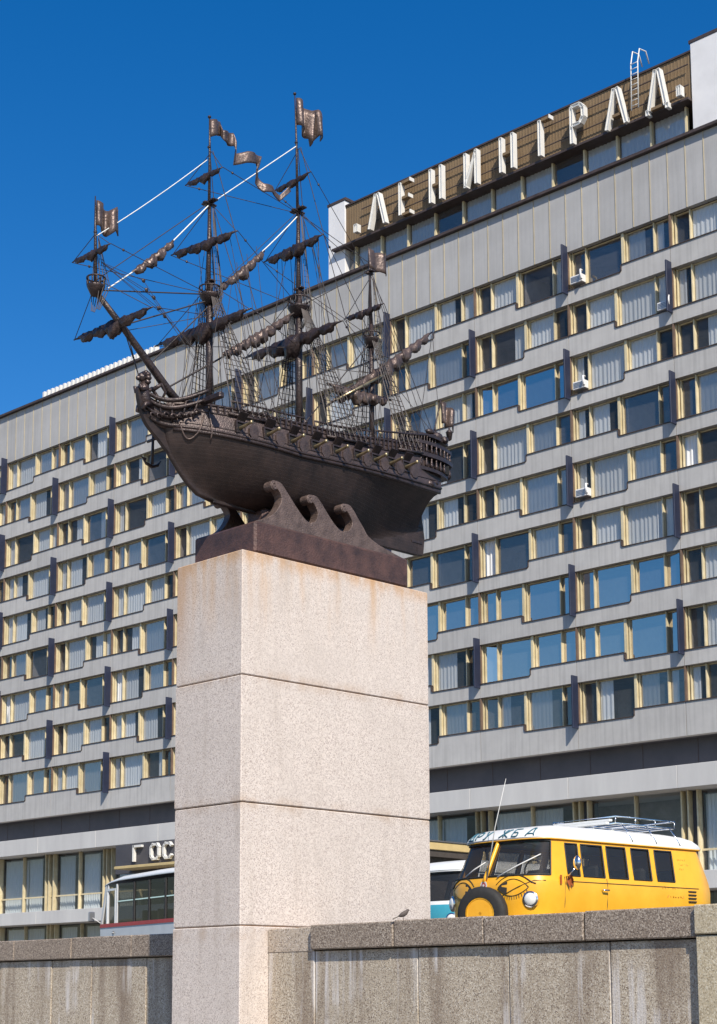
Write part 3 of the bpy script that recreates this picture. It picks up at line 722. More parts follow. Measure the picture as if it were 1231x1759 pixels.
# --- guns, ports and lids on both sides
GUN = [(-1.664,7.35),(-1.249,7.345),(-.845,7.35),(-.441,7.37),(-.038,7.39),(.364,7.405),(.718,7.41),(1.053,7.42),(1.401,7.44)]
def u_at(Y, v):
    a, b = 0., 1.
    for _ in range(24):
        c = (a+b)/2
        if hull(c, v).y < Y: a = c
        else: b = c
    return a
port_me = None
for s in (1, -1):
    for Y, z in GUN:
        Yh = Y + .03
        v = 1.38; p = hull(u_at(Yh, v), v); x = p.x; zc = p.z
        MB().box(*sorted((s*(x-.03), s*(x+.006))), Yh-.065, Yh+.065, zc-.06, zc+.06).build('gun_port', M_VOID, ship)
        fr = MB()
        for a, b, c, d in ((-.08, .08, .06, .08), (-.08, .08, -.08, -.06), (-.08, -.062, -.06, .06), (.062, .08, -.06, .06)):
            fr.box(*sorted((s*(x-.02), s*(x+.022))), Yh+a, Yh+b, zc+c, zc+d)
        fr.build('port_frame', M_BRONZE, ship)
        g = MB().tube([(s*(x-.04), Yh, zc-.012), (s*(x+.02), Yh, zc-.01), (s*(x+.10), Yh, zc), (s*(x+.20), Yh, zc+.014), (s*(x+.225), Yh, zc+.016), (s*(x+.245), Yh, zc+.018)], [.026, .025, .021, .018, .026, .024], 9).build('gun_barrel', M_BRASS, ship, True)
        # lid raised above the port
        l0 = Vector((s*(x+.015), Yh, zc+.085)); l1 = Vector((s*(x+.10), Yh, zc+.175))
        MB().poly([(l0.x, Yh-.07, l0.z), (l0.x, Yh+.07, l0.z), (l1.x, Yh+.07, l1.z), (l1.x, Yh-.07, l1.z), (l0.x-s*.012, Yh-.07, l0.z+.012), (l0.x-s*.012, Yh+.07, l0.z+.012), (l1.x-s*.012, Yh+.07, l1.z+.012), (l1.x-s*.012, Yh-.07, l1.z+.012)],
                  [(0,1,2,3),(4,7,6,5),(0,4,5,1),(1,5,6,2),(2,6,7,3),(3,7,4,0)]).build('port_lid', M_BRONZE, ship)
        # octagonal shield between this port and the next
        Yo = Yh + .19; po_ = hull(u_at(Yo, 1.30), 1.30)
        oc = [(Yo + .085*math.cos(math.pi/8 + k*math.pi/4), po_.z + .10*math.sin(math.pi/8 + k*math.pi/4)) for k in range(8)]
        MB().prism(oc, lambda q: (s*(po_.x - .02), q[0], q[1]), lambda q: (s*(po_.x + .022), q[0], q[1])).build('shield', M_UPPER, ship)
# --- bulwark stanchions, hammock crates, deck fittings
rr = random.Random(4)
for s in (1, -1):
    for i in range(46):
        u = .10 + .86*i/45
        a = hull(u, 1.74); b = hull(u, 2.0)
        MB().box(*sorted((s*(a.x-.0), s*(a.x+.02))), a.y-.012, a.y+.012, a.z, b.z).build('stanchion', M_BRONZE, ship)
qd = []
for s in (1, -1):                        # balustrades above waist and quarterdeck
    for (u0, u1, h0, h1, n) in ((.16, .40, .10, .09, 15), (.44, .66, .09, .10, 14), (.68, .97, .12, .17, 20)):
        pts = []
        for i in range(n+1):
            p = hull(u0 + (u1-u0)*i/n, 2.0); h = h0 + (h1-h0)*i/n
            pts.append((s*p.x, p.y, p.z + h))
            MB().lathe([(.010, 0), (.014, h*.3), (.007, h*.6), (.011, h)], (s*p.x, p.y, p.z), 6).build('baluster', M_BRONZE, ship, True)
        MB().tube(pts, .014, 6).build('handrail', M_BRONZE, ship, True)
def dbox(y, w, l, h, z=None, x=0, name='deck_house'):
    z = z if z is not None else lerp(y, ZRL) - .12
    MB().bbox(x-w/2, x+w/2, y-l/2, y+l/2, z, z+h, .012).build(name, M_BRONZE, ship)
for y, w, l, h in ((-2.15, .5, .3, .14), (-1.35, .3, .3, .16), (-.75, .34, .42, .13), (.35, .30, .3, .18), (.9, .5, .5, .2), (1.65, .6, .5, .2), (2.08, .55, .34, .2)):
    dbox(y, w, l, h)
MB().loft([[(w*math.cos(t), -.55 + d, 7.62 + .16 - .1*math.sin(t)*0 - (.09*math.sin(t))) for t in [math.pi*k/8 for k in range(9)]] for d, w in ((-.42, .02), (-.34, .09), (-.15, .13), (.1, .13), (.3, .10), (.36, .07))], False, False).build('ship_boat', M_BRONZE, ship, True, solid=.015)
for i in range(34):                      # blocks, bitts, capstans, gratings
    y = rr.uniform(-2.2, 2.4); x = rr.uniform(-.35, .35); z = lerp(y, ZRL) - .1; r = rr.uniform(.02, .045); h = rr.uniform(.12, .30)
    MB().lathe([(r, 0), (r, h*.3), (r*.5, h*.45), (r*.6, h*.8), (r*1.1, h*.86), (r*.8, h)], (x, y, z), 8).build('bitt', M_BRONZE, ship, True)
# --- beak head: knee, head rails, figurehead
knee = [(-2.44,6.93),(-2.60,7.07),(-2.72,7.16),(-2.84,7.28),(-2.92,7.47),(-2.955,7.66),(-2.90,7.72),(-2.82,7.52),(-2.70,7.42),(-2.50,7.40),(-2.40,7.20)]
MB().prism(smooth_poly(knee), lambda q: (-.032, q[0], q[1]), lambda q: (.032, q[0], q[1])).build('beak_knee', M_HULL, ship)
for s in (1, -1):
    for k, (za, zb, sag) in enumerate(((7.70, 7.72, .17), (7.60, 7.60, .15), (7.46, 7.46, .12), (7.34, 7.30, .08))):
        pts = []
        for i in range(13):
            t = i/12; y = -2.90 + t*(.78 - .06*k) + .04*k; x = .03 + (.40 - .05*k)*t**1.5
            z = za + (zb - za)*t - sag*math.sin(math.pi*t)**.9 * (1 - .35*t) + .03*t
            pts.append((s*x, y, z))
        MB().tube(pts, [.02 + .012*math.sin(math.pi*i/12) for i in range(13)], 7).build('head_rail', M_BRONZE, ship, True)
    for t in (.3, .5, .7, .88):
        a = (s*(.03 + .4*t**1.5), -2.9 + .78*t, 7.72 - .17*math.sin(math.pi*t)*(1-.35*t)); b = (s*(.03 + .25*t**1.5), -2.78 + .6*t, 7.34 - .06*math.sin(math.pi*t))
        MB().tube([a, b], .014, 6).build('head_timber', M_BRONZE, ship, True)
    # planked cheek filling the beak head behind the rails
    ch_ = MB()
    def cheek(u, v):
        t = u; x = .02 + .34*t**1.5; y = -2.86 + .74*t
        zt_ = 7.66 - .15*math.sin(math.pi*t)**.9*(1-.35*t); zb_ = 7.28 - .05*math.sin(math.pi*t)
        return (s*(x*(.45 + .5*v)), y + .04*(1-v), zb_ + (zt_-zb_)*v)
    ch_.grid(cheek, 14, 6).build('beak_cheek', M_UPPER, ship, True, fix=False, solid=.012)
    # cathead
    MB().bbox(*sorted((s*.30, s*.70)), -2.16, -2.08, 7.585, 7.66, .012).build('cathead', M_BRONZE, ship)
fg = MB()                                 # figurehead: rearing lion
fg.tube([(0,-2.83,7.42), (0,-2.93,7.56), (0,-2.945,7.70), (0,-2.93,7.80)], [.06, .085, .075, .05], 10)
fg.ball((0, -2.965, 7.845), (.062, .075, .068)); fg.ball((0, -3.03, 7.82), (.034, .04, .032))
for k in range(10):
    a = k/10*2*math.pi; fg.ball((.075*math.cos(a), -2.925, 7.83 + .085*math.sin(a)), (.035, .045, .035), 7, 5)
for s in (1, -1):
    fg.tube([(s*.05,-2.94,7.68), (s*.07,-3.02,7.66), (s*.05,-3.05,7.72)], [.034, .026, .022], 7)
    fg.tube([(s*.05,-2.88,7.50), (s*.08,-2.97,7.47), (s*.06,-3.0,7.40)], [.045, .032, .022], 7)
    fg.tube([(s*.06,-2.84,7.70), (s*.10,-2.74,7.78), (s*.09,-2.66,7.70), (s*.06,-2.70,7.60)], [.03, .03, .022, .012], 7)
fo_ = fg.build('figurehead', M_SAIL, ship, True); fo_.location.y += .10
rc = random.Random(12)
for i in range(16):
    t = i/15; s = 1 if i % 2 else -1
    y = -2.88 + .62*t; x = .05 + .30*t**1.5; z = 7.40 - .06*math.sin(math.pi*t) + rc.uniform(-.03, .05)
    MB().tube([(s*x, y + .05*math.cos(a)*(1-a/9), z + .045*math.sin(a)*(1-a/9)) for a in [k*.7 for k in range(9)]], [.017 - .0012*k for k in range(9)], 6).build('scroll_carving', M_SAIL, ship, True)
# anchor on the far bow and its cable; chain loop on the near bow
an = MB().tube([(-.5,-2.30,7.36), (-.5,-2.31,6.93)], [.017, .022], 7)
an.tube([(-.5,-2.47,6.98), (-.5,-2.41,6.92), (-.5,-2.31,6.895), (-.5,-2.22,6.93), (-.5,-2.17,7.0)], [.008, .02, .024, .02, .008], 7)
an.tube([(-.62,-2.30,7.27), (-.38,-2.30,7.27)], .02, 7)
an.poly([(-.5,-2.50,7.0), (-.46,-2.43,6.98), (-.5,-2.42,6.92), (-.54,-2.43,6.98)], [(0,1,2,3)])
an.build('anchor', M_BRONZE, ship, True)
MB().tube([(-.5,-2.30,7.36), (-.52,-2.2,7.5), (-.55,-2.12,7.6)], .012, 6).build('anchor_cable', M_ROPE, ship, True)
for y0, y1, dz in ((-2.45, -2.12, .34), (-2.05, -2.03, .38)):
    pts = []
    for i in range(13):
        t = i/12; Y = y0 + (y1-y0)*t
        zz_ = 7.44 - dz*(1-(2*t-1)**2) if y1-y0 > .1 else 7.5 - dz*t
        v = 1 + (zz_-lerp(Y, ZW))/(lerp(Y, ZRL)-lerp(Y, ZW)) if zz_ > lerp(Y, ZW) else (zz_-6.445)/(lerp(Y, ZW)-6.445)
        p = hull(u_at(Y, v), v); pts.append((p.x + .02, p.y, p.z))
    MB().tube(pts, .012, 6).build('anchor_cable', M_FLAG, ship, True)
# --- stern: gallery, taffrail, lantern
gal = MB()
for s in (1, -1):
    for k, (z, h, xo, y0, y1) in enumerate(((7.42,.05,.46,1.66,2.38),(7.55,.05,.51,1.58,2.50),(7.76,.06,.52,1.56,2.60),(7.96,.05,.48,1.62,2.62),(8.11,.04,.43,1.72,2.60))):
        arc = [(s*(xo - .16*abs((t-.45)*1.6)**2.2), y0 + (y1-y0)*t) for t in [i/10 for i in range(11)]]
        poly = arc + [(s*.1, y1), (s*.1, y0)]
        MB().prism(poly, lambda q: (q[0], q[1], z), lambda q: (q[0], q[1], z+h)).build('gallery_ledge', M_BRONZE, ship)
    for k in range(10):
        t = k/9; y = 1.62 + .94*t; x = .49 - .16*abs((t-.45)*1.6)**2.2
        MB().lathe([(.018,0),(.028,.05),(.014,.12),(.02,.17)], (s*x, y, 7.60), 7).build('gallery_pilaster', M_SAIL, ship, True)
        MB().lathe([(.016,0),(.024,.05),(.012,.10),(.018,.14)], (s*x*.97, y+.02, 7.82), 7).build('gallery_pilaster', M_SAIL, ship, True)
    for k in range(4):
        y = 1.74 + .2*k; MB().box(*sorted((s*.32, s*.445)), y, y+.13, 7.61, 7.75).build('gallery_window', M_VOID, ship)
    bl = MB(); bl.ball((s*.43, 2.06, 7.38), (.075, .10, .07)); bl.ball((s*.43, 1.94, 7.35), (.05, .06, .05)); bl.ball((s*.40, 2.20, 7.44), (.05, .07, .05)); bl.build('scroll_carving', M_SAIL, ship, True)
    # quarter figures on the taffrail
    tf = MB(); tf.ball((s*.34, 2.34, 8.19), (.06, .10, .07)); tf.ball((s*.28, 2.24, 8.26), (.05, .09, .05)); tf.ball((s*.37, 2.46, 8.16), (.05, .07, .06)); tf.build('taffrail_carving', M_BRONZE, ship, True)
MB().bbox(-.36, .36, 2.28, 2.40, 7.36, 8.12, .03).build('transom', M_BRONZE, ship)
MB().bbox(-.38, .38, 2.36, 2.60, 7.57, 7.76, .03).build('stern_walk', M_BRONZE, ship)
MB().tube([(-.42, 2.42, 8.13), (-.25, 2.5, 8.21), (0, 2.54, 8.27), (.25, 2.5, 8.21), (.42, 2.42, 8.13)], .035, 8).build('taffrail', M_BRONZE, ship, True)
for x in (-.30, 0, .30):
    z = 8.27 if x == 0 else 8.21
    ln = MB(); ln.tube([(x, 2.54, z-.06), (x, 2.62, z+.02)], .014, 6)
    ln.lathe([(.012,0),(.036,.02),(.050,.12),(.058,.13),(.03,.165),(.012,.18),(.016,.20),(.004,.22)], (x, 2.64, z + .0), 8)
    ln.build('stern_lantern', M_BRONZE, ship, True)
# --- masts
def pole(pts, rs, name='mast'): return MB().tube(pts, rs, 10).build(name, M_BRONZE, ship, True)
FMY, MMY, ZMY = -1.765, -.145, 1.295
masts = {}
fore = pole([(0,FMY,7.5),(0,FMY,9.5)], [.052,.042]); pole([(0,FMY-.03,9.2),(0,FMY-.02,10.66)], [.034,.024]); pole([(0,FMY-.03,10.5),(0,FMY-.03,11.40),(0,FMY-.04,11.84)], [.022,.016,.007])
main = pole([(0,MMY,7.5),(0,MMY,9.88)], [.056,.045]); pole([(0,MMY-.01,9.5),(0,MMY-.02,11.12)], [.036,.026]); pole([(0,MMY-.03,10.95),(0,MMY-.055,12.05),(0,MMY-.09,12.80)], [.023,.016,.007])
miz = pole([(0,ZMY,7.5),(0,ZMY,9.75)], [.044,.034]); pole([(0,ZMY,9.5),(0,ZMY-.03,10.62),(0,ZMY-.05,10.95)], [.027,.018,.008])
bow = pole([(0,-2.15,7.56),(0,-2.45,7.78),(0,-3.19,8.43),(0,-3.62,8.78)], [.06,.058,.045,.036], 'bowsprit')
spm = pole([(0,-3.62,8.74),(0,-3.645,9.57),(0,-3.657,10.05)], [.026,.018,.007], 'sprit_topmast')
def top(y, z, r, h, name='fighting_top'):
    MB().lathe([(r*.55,-.10),(r*.95,0),(r,.012),(r,.03),(r*.92,.03)], (0, y, z), 16).build(name, M_BRONZE, ship, True)
    rg = [(r*1.0*math.cos(k*math.pi/8), y + r*1.0*math.sin(k*math.pi/8), z+h) for k in range(17)]
    MB().tube(rg, .011, 6, False).build('top_rail', M_BRONZE, ship, True)
    for k in range(12):
        a = 2*math.pi*k/12
        MB().tube([(r*.95*math.cos(a), y + r*.95*math.sin(a), z+.02), (r*math.cos(a), y + r*math.sin(a), z+h)], .008, 5).build('top_stanchion', M_BRONZE, ship, True)
top(FMY, 9.26, .145, .13); top(MMY, 9.56, .165, .15); top(ZMY, 9.50, .12, .11); top(-3.62, 8.83, .115, .13)
def xtree(y, z, r):
    MB().bbox(-r, r, y-.045, y+.045, z, z+.025, .006).bbox(-.03, .03, y-r*.8, y+r*.8, z-.028, z-.002, .006).build('crosstree', M_BRONZE, ship)
for y, z, r in ((FMY-.02,10.60,.13),(MMY-.02,11.04,.14),(ZMY-.03,10.55,.08),(FMY,9.47,.07),(MMY,9.86,.08)): xtree(y, z, r)
for y, z in ((FMY-.04,11.40),(MMY-.06,12.06),(-3.645,9.57),(FMY-.04,11.84),(MMY-.09,12.8)): MB().ball((0,y,z), (.026,.026,.022), 8, 6).build('truck', M_BRONZE, ship, True)
# --- yards with furled sails
def furl(A, B, r0, lobes, seed, bunt=1.0, drop=.75, m=M_SAIL, t0=.06, t1=.94):
    "lumpy furled sail hanging under the spar A-B"
    A = Vector(A); B = Vector(B); d = (B-A).normalized(); up = Vector((0,0,1)); up = (up - d*up.dot(d)).normalized(); w = d.cross(up)
    rnd = random.Random(seed); n = 84; k = 18; rings = []
    ph = rnd.uniform(-.15, .15); amp = [rnd.uniform(.75, 1.2) for _ in range(lobes+2)]
    for i in range(n+1):
        t = i/n; tt = t0 + (t1-t0)*t
        f = (t*lobes + ph) ; li = int(max(0, min(lobes, f))); s_ = abs(math.sin(math.pi*f))
        prof = (.50 + .55*s_**.55 * amp[li]) * (1 - .45*abs(2*t-1)**1.5) * (1 + (bunt-1)*math.exp(-((t-.5)/.13)**2))
        if t < .04 or t > .96: prof *= .55
        rh = r0*prof; c = A + (B-A)*tt - up*(rh*1.02 - r0*.28)*max(.6, drop*1.2 if drop < .8 else 1)
        ring = []
        for q in range(k):
            a = 2*math.pi*q/k
            fold = 1 + .15*math.sin(3*a + 9*t*lobes + seed) + .10*math.sin(7*a - 5*t + 3*math.sin(11*t)) + .05*math.sin(26*t*lobes + 2*a)
            ring.append(c + (up*math.cos(a)*rh*1.05 + w*math.sin(a)*rh*.75)*fold)
        rings.append(ring)
    return MB().loft(rings, True, True).build('furled_sail', m, ship, True)
def yard(y, z, la, lb, r, brace, seed, lobes=5, sr=.07, bunt=1.3, xoff=.06):
    c, s = math.cos(R(brace)), math.sin(R(brace)); yo = y - .07
    A = (-la*c, yo - la*s, z); B = (lb*c, yo + lb*s, z)
    P = [tuple(Vector(A).lerp(Vector(B), t)) for t in (0, .15, .5, .85, 1)]
    MB().tube(P, [r*.4, r*.8, r, r*.8, r*.4], 8).build('yard', M_BRONZE, ship, True)
    furl(A, B, sr, lobes, seed, bunt)
    return Vector(A), Vector(B)
Y = {}
Y['ft'] = yard(FMY, 8.83, 1.03, .88, .026, 3, 1, 5, .085, 1.55)
Y['f2'] = yard(FMY, 10.02, .66, .56, .02, 8, 2, 4, .066, 1.25)
Y['f3'] = yard(FMY, 10.99, .45, .31, .015, 3, 3, 3, .045, 1.3)
Y['mt'] = yard(MMY, 9.11, 1.08, .93, .028, 2, 4, 5, .095, 1.7)
Y['m2'] = yard(MMY, 10.47, .68, .58, .021, 0, 5, 4, .07, 1.25)
Y['m3'] = yard(MMY, 11.49, .48, .33, .016, -1, 6, 3, .045, 1.2)
Y['z2'] = yard(ZMY, 9.96, .50, .33, .018, 1, 7, 4, .055, 1.1)
Y['sp'] = yard(-3.19, 8.49, .91, .67, .022, 3, 8, 5, .075, 1.35)
Y['s2'] = yard(-3.59, 9.30, .455, .34, .015, 2, 9, 3, .048, 1.3)
# lateen yard on the mizzen with its bundled sail, and boom
LA, LB = (.05, .30, 8.22), (.05, 2.56, 9.98)
MB().tube([LA, tuple(Vector(LA).lerp(Vector(LB), .5)), LB], [.016, .026, .012], 8).build('lateen_yard', M_BRONZE, ship, True)
furl(LA, LB, .085, 9, 12, 1.35, .9, M_FLAG, .08, .97)
furl((.10, .35, 8.55), (.10, 1.55, 8.62), .09, 6, 14, 1.1, .9, M_FLAG, .03, .97)
MB().tube([(.16,.42,8.33), (.16,1.42,8.98)], .02, 7).build('boom', M_BRASS, ship, True)
MB().tube([(.10,.30,8.56), (.10,1.6,8.64)], .018, 7).build('boom', M_BRONZE, ship, True)
# --- stays: white halyards and staysails
def line(P, r=.0055, m=M_ROPE, name='stay', sag=0):
    P = [Vector(p) for p in P]
    if sag and len(P) == 2:
        P = [P[0].lerp(P[1], t) - Vector((0,0,sag*4*t*(1-t))) for t in [i/8 for i in range(9)]]
    return MB().tube(P, r, 5, False).build(name, m, ship, True)
line([(0,-3.63,9.52),(0,-1.84,11.2)], .0065, M_WROPE, 'white_line', .03)
line([(0,-3.43,8.88),(0,-2.6,9.62),(0,-1.785,10.58)], .0095, M_WROPE, 'white_line')
line([(0,-1.62,9.43),(0,-.152,10.98)], .0095, M_WROPE, 'white_line', .05)
line([(0,-1.785,10.58),(0,-.21,12.0)], .0075, M_WROPE, 'white_line')
furl((0,-3.1,9.17), (0,-2.35,9.9), .062, 4, 21, 1.0, 1.0, M_FLAG)
furl((0,-1.66,9.38), (0,-.75,10.28), .065, 5, 22, 1.0, 1.0, M_FLAG)
furl((0,-1.62,8.45), (0,-.22,9.50), .075, 8, 23, 1.1, 1.0, M_FLAG)
line([(0,-2.45,7.82),(0,-1.62,8.42),(0,-.14,9.56)], .013)
line([(0,-3.62,8.80),(0,FMY,9.30)], .010); line([(0,-3.2,8.45),(0,FMY,9.22)], .010); line([(0,-2.75,8.06),(0,FMY,9.15)], .009)
line([(0,-3.6,8.95),(0,FMY-.03,10.6)], .006); line([(0,FMY,9.3),(0,MMY,11.05)], .005); line([(0,MMY,9.6),(0,ZMY,10.6)], .006); line([(0,-.05,7.9),(0,ZMY,9.5)], .009)
line([(0,MMY,11.0),(0,ZMY-.04,10.7)], .005); line([(0,ZMY,10.6),(0,2.5,8.28)], .005); line([tuple(LB),(.25,2.5,8.2)], .005); line([tuple(LB),(-.25,2.5,8.2)], .005)
line([(0,-2.75,7.35),(0,-3.1,8.33)], .008); line([(0,-2.6,7.12),(0,-3.15,8.36)], .008)
# --- shrouds with ratlines (one set per mast and side), deadeye channels
def shrouds(y0, y1, n, topz, topy, topx, rat=.08, r=.0088, base_v=1.80):
    for s in (1, -1):
        mb = MB(); L_ = []
        for i in range(n):
            Yb = y0 + (y1-y0)*i/(n-1); p = hull(u_at(Yb, base_v), base_v)
            b = Vector((s*(p.x+.05), Yb, p.z)); t = Vector((s*topx, topy + (i/(n-1)-.5)*.12, topz)); L_.append((b, t)); mb.tube([b, t], r, 4, False)
        h = topz - L_[0][0].z; k = 1
        while k*rat < h - .12:
            f = k*rat/h
            mb.tube([b.lerp(t, f) for b, t in L_], r*.62, 3, False); k += 1
        mb.build('shroud_set', M_ROPE, ship, False, fix=False)
        a = hull(u_at(y0-.05, base_v), base_v); c = hull(u_at(y1+.05, base_v), base_v)
        ch = MB(); ch.tube([(s*(a.x+.035), a.y, a.z-.01), (s*(c.x+.035), c.y, c.z-.01)], .022, 6); ch.build('channel', M_BRONZE, ship, True)
        for b, t in L_: MB().ball(tuple(b + (t-b)*.04), (.016,.022,.022), 7, 5).build('deadeye', M_BRONZE, ship, True)
shrouds(FMY+.02, FMY+.62, 7, 9.22, FMY, .11); shrouds(MMY+.02, MMY+.72, 8, 9.52, MMY, .12); shrouds(ZMY+.02, ZMY+.50, 5, 9.46, ZMY, .085)
def tshrouds(y, z0, z1, r0, n=4):
    for s in (1, -1):
        mb = MB(); L_ = []
        for i in range(n):
            b = Vector((s*r0*(.75+.2*math.sin(i)), y + .02 + .13*i/(n-1)*1.2 - .02, z0)); t = Vector((s*.035, y, z1)); L_.append((b, t)); mb.tube([b, t], .006, 4, False)
        k = 1
        while k*.085 < z1 - z0 - .1:
            f = k*.085/(z1-z0); mb.tube([b.lerp(t, f) for b, t in L_], .0034, 3, False); k += 1
        # futtocks below the top
        for i in range(n):
            b, t = L_[i]; mb.tube([b, (s*.055, y + .05*(i/(n-1)-.5), z0 - .33)], .006, 4, False)
        mb.build('shroud_set', M_ROPE, ship, False, fix=False)
tshrouds(FMY, 9.30, 10.58, .15, 5); tshrouds(MMY, 9.60, 11.02, .17, 5); tshrouds(ZMY, 9.53, 10.53, .12, 4); tshrouds(-3.62, 8.86, 9.5, .11, 4)
# backstays, lifts, braces, halyards
for s in (1, -1):
    for y, z, dy in ((FMY,10.6,.75),(FMY,11.35,.9),(MMY,11.05,.85),(MMY,12.0,1.0),(ZMY,10.5,.6)):
        p = hull(u_at(y+dy, 1.85), 1.85); line([(s*.03, y, z), (s*(p.x+.02), y+dy, p.z)], .0058, name='backstay')
for key, (zl, ym) in {'ft': (9.45,FMY), 'f2': (10.6,FMY), 'f3': (11.35,FMY), 'mt': (9.85,MMY), 'm2': (11.05,MMY), 'm3': (12.0,MMY), 'z2': (10.5,ZMY), 'sp': (8.95,-3.6), 's2': (9.55,-3.64)}.items():
    a, b = Y[key]
    for e in (a, b): line([tuple(e*.96 + Vector((0, .04*ym, .04*e.z))), (0, ym, zl)], .0052, name='lift')
for key, tgt in {'ft': (0,MMY,9.0), 'f2': (0,MMY,9.6), 'f3': (0,MMY,11.0), 'mt': (0,ZMY,9.0), 'm2': (0,ZMY,9.55), 'm3': (0,ZMY,10.5), 'z2': (0,2.6,8.4), 'sp': (0,FMY,9.0), 's2': (0,FMY,9.3)}.items():
    for e in Y[key]:
        line([tuple(e), tgt], .005, name='brace')
        q = e.lerp(Vector(tgt), .12); MB().ball(tuple(q), (.013,.02,.02), 6, 5).build('pulley_block', M_BRONZE, ship, True)
rg = random.Random(31)
for i in range(46):                      # running rigging down to the rails
    ym, zt = rg.choice(((FMY,9.3),(FMY,10.0),(MMY,9.55),(MMY,10.5),(ZMY,9.5),(ZMY,9.95),(MMY,9.1),(FMY,8.85)))
    s = rg.choice((1,-1)); yb = ym + rg.uniform(-.5, .7); yb = max(-2.3, min(2.3, yb)); p = hull(u_at(yb, 1.95), 1.95)
    line([(s*rg.uniform(.05,.5), ym + rg.uniform(-.08,.05), zt), (s*(p.x-.02), yb, p.z)], .004, name='running_line')
for y, z in ((-2.95,9.1),(-2.9,8.99),(-2.78,8.92),(-2.7,8.80),(-2.6,8.72)):
    MB().ball((.1, y, z), (.016,.03,.03), 7, 5).build('pulley_block', M_BRONZE, ship, True)
    line([(.1, y, z), (.3, y+.75, 8.1)], .0035, name='running_line'); line([(.1, y, z), (0, -3.55, 9.2)], .0035, name='running_line')
for y in (-1.3, -1.12, -.95): line([(0, y, 9.9+(y+1.3)), (.25, y+.1, 7.75)], .004, name='running_line')
# --- flags
def flag(pairs, wav, name='flag', k=6, xo=0):
    "pairs: list of (ytop,ztop,ybot,zbot) along the fly; smooth sheet with folds in X"
    n = (len(pairs)-1)*k
    def fn(u, v):
        f = u*(len(pairs)-1); i = min(int(f), len(pairs)-2); t = f-i; a, b = pairs[i], pairs[i+1]
        t2 = t*t*(3-2*t)*.5 + t*.5
        yt, zt, yb, zb = [a[q] + (b[q]-a[q])*t2 for q in range(4)]
        x = wav*math.sin(u*len(pairs)*2.3) + .25*wav*math.sin(u*23 + v*1.5) + xo
        return (x, yb + (yt-yb)*v, zb + (zt-zb)*v)
    return MB().grid(fn, n, 5).build(name, M_FLAG, ship, True, fix=False, solid=.012)
flag([(-3.645,9.99,-3.645,9.66),(-3.55,9.97,-3.56,9.62),(-3.43,9.93,-3.45,9.58),(-3.34,10.0,-3.34,9.68),(-3.26,10.02,-3.25,9.66)], .05)
flag([(-.225,12.73,-.205,12.33),(-.1,12.72,-.08,12.27),(-.01,12.68,.02,12.22),(.10,12.62,.07,12.16),(.02,12.66,.12,12.14),(.16,12.68,.2,12.30),(.34,12.64,.30,12.28)], .07)
flag([(-1.80,11.80,-1.795,11.55),(-1.69,11.83,-1.69,11.60),(-1.585,11.87,-1.58,11.66),(-1.58,11.72,-1.57,11.58),(-1.47,11.75,-1.47,11.56),(-1.374,11.77,-1.372,11.58),(-1.34,11.60,-1.36,11.46),(-1.308,11.50,-1.338,11.32),
      (-1.15,11.57,-1.16,11.40),(-.99,11.604,-.956,11.46),(-.839,11.624,-.90,11.44),(-.95,11.45,-.98,11.36),(-.90,11.30,-.94,11.20),(-.82,11.21,-.84,11.08),(-.66,11.22,-.67,11.13),(-.49,11.17,-.49,11.08),(-.36,11.33,-.33,11.26)], .035, 'pennant', 5)
flag([(1.226,10.92,1.25,10.62),(1.35,10.90,1.37,10.60),(1.47,10.93,1.48,10.63),(1.60,10.90,1.61,10.60)], .03)
flag([(2.775,8.93,2.80,8.60),(2.88,8.93,2.87,8.56),(2.99,8.90,2.94,8.57),(3.05,8.86,3.02,8.58),(3.16,8.88,3.12,8.54)], .05)
pole([(0,2.56,8.20),(0,2.79,8.98)], [.014,.009], 'ensign_staff')

# ================================================================== vehicles
def wheel(parent, x, y, z, r=.33, w=.18, rim=M_STEEL, axis='x', facing=1):
    def m3(a, t): return (x + t, y + a[0], z + a[1]) if axis == 'x' else (x + a[0], y + t, z + a[1])
    n = 24; prof = [(.60,-.5),(.80,-.5),(.95,-.42),(1.0,-.25),(1.0,.25),(.95,.42),(.80,.5),(.60,.5)]
    t = MB().loft([[m3((r*p*math.cos(2*math.pi*k/n), r*p*math.sin(2*math.pi*k/n)), w*q) for k in range(n)] for p, q in prof], True, False).build('tyre', M_TYRE, parent, True)
    prof = [(.62,.42),(.55,.46),(.50,.30),(.30,.26),(.26,.40),(.06,.42)]
    rm_ = MB().loft([[m3((r*p*math.cos(2*math.pi*k/n), r*p*math.sin(2*math.pi*k/n)), w*q*facing) for k in range(n)] for p, q in prof], True, True).build('rim', rim, t, 35)
    return t
def superplan(w, yf, bf, yr, br, pf, n_side, ys):
    "plan outline, counter-clockwise from the left rear: returns list of (x,y,tag)"
    out = []
    for y in ys: out.append((-w, y))                               # left side rear -> front
    K = 14
    for k in range(1, K):
        a = math.pi*k/K; c, s = math.cos(a), math.sin(a)
        out.append((-w*math.copysign(abs(c)**(2/pf), c), yf + bf*abs(s)**(2/pf)))
    for y in reversed(ys): out.append((w, y))                      # right side front -> rear
    K2 = 8
    for k in range(1, K2):
        a = math.pi*k/K2; c, s = math.cos(a), math.sin(a)
        out.append((w*math.copysign(abs(c)**(2/4.), c), yr - br*abs(s)**(2/4.)))
    return out
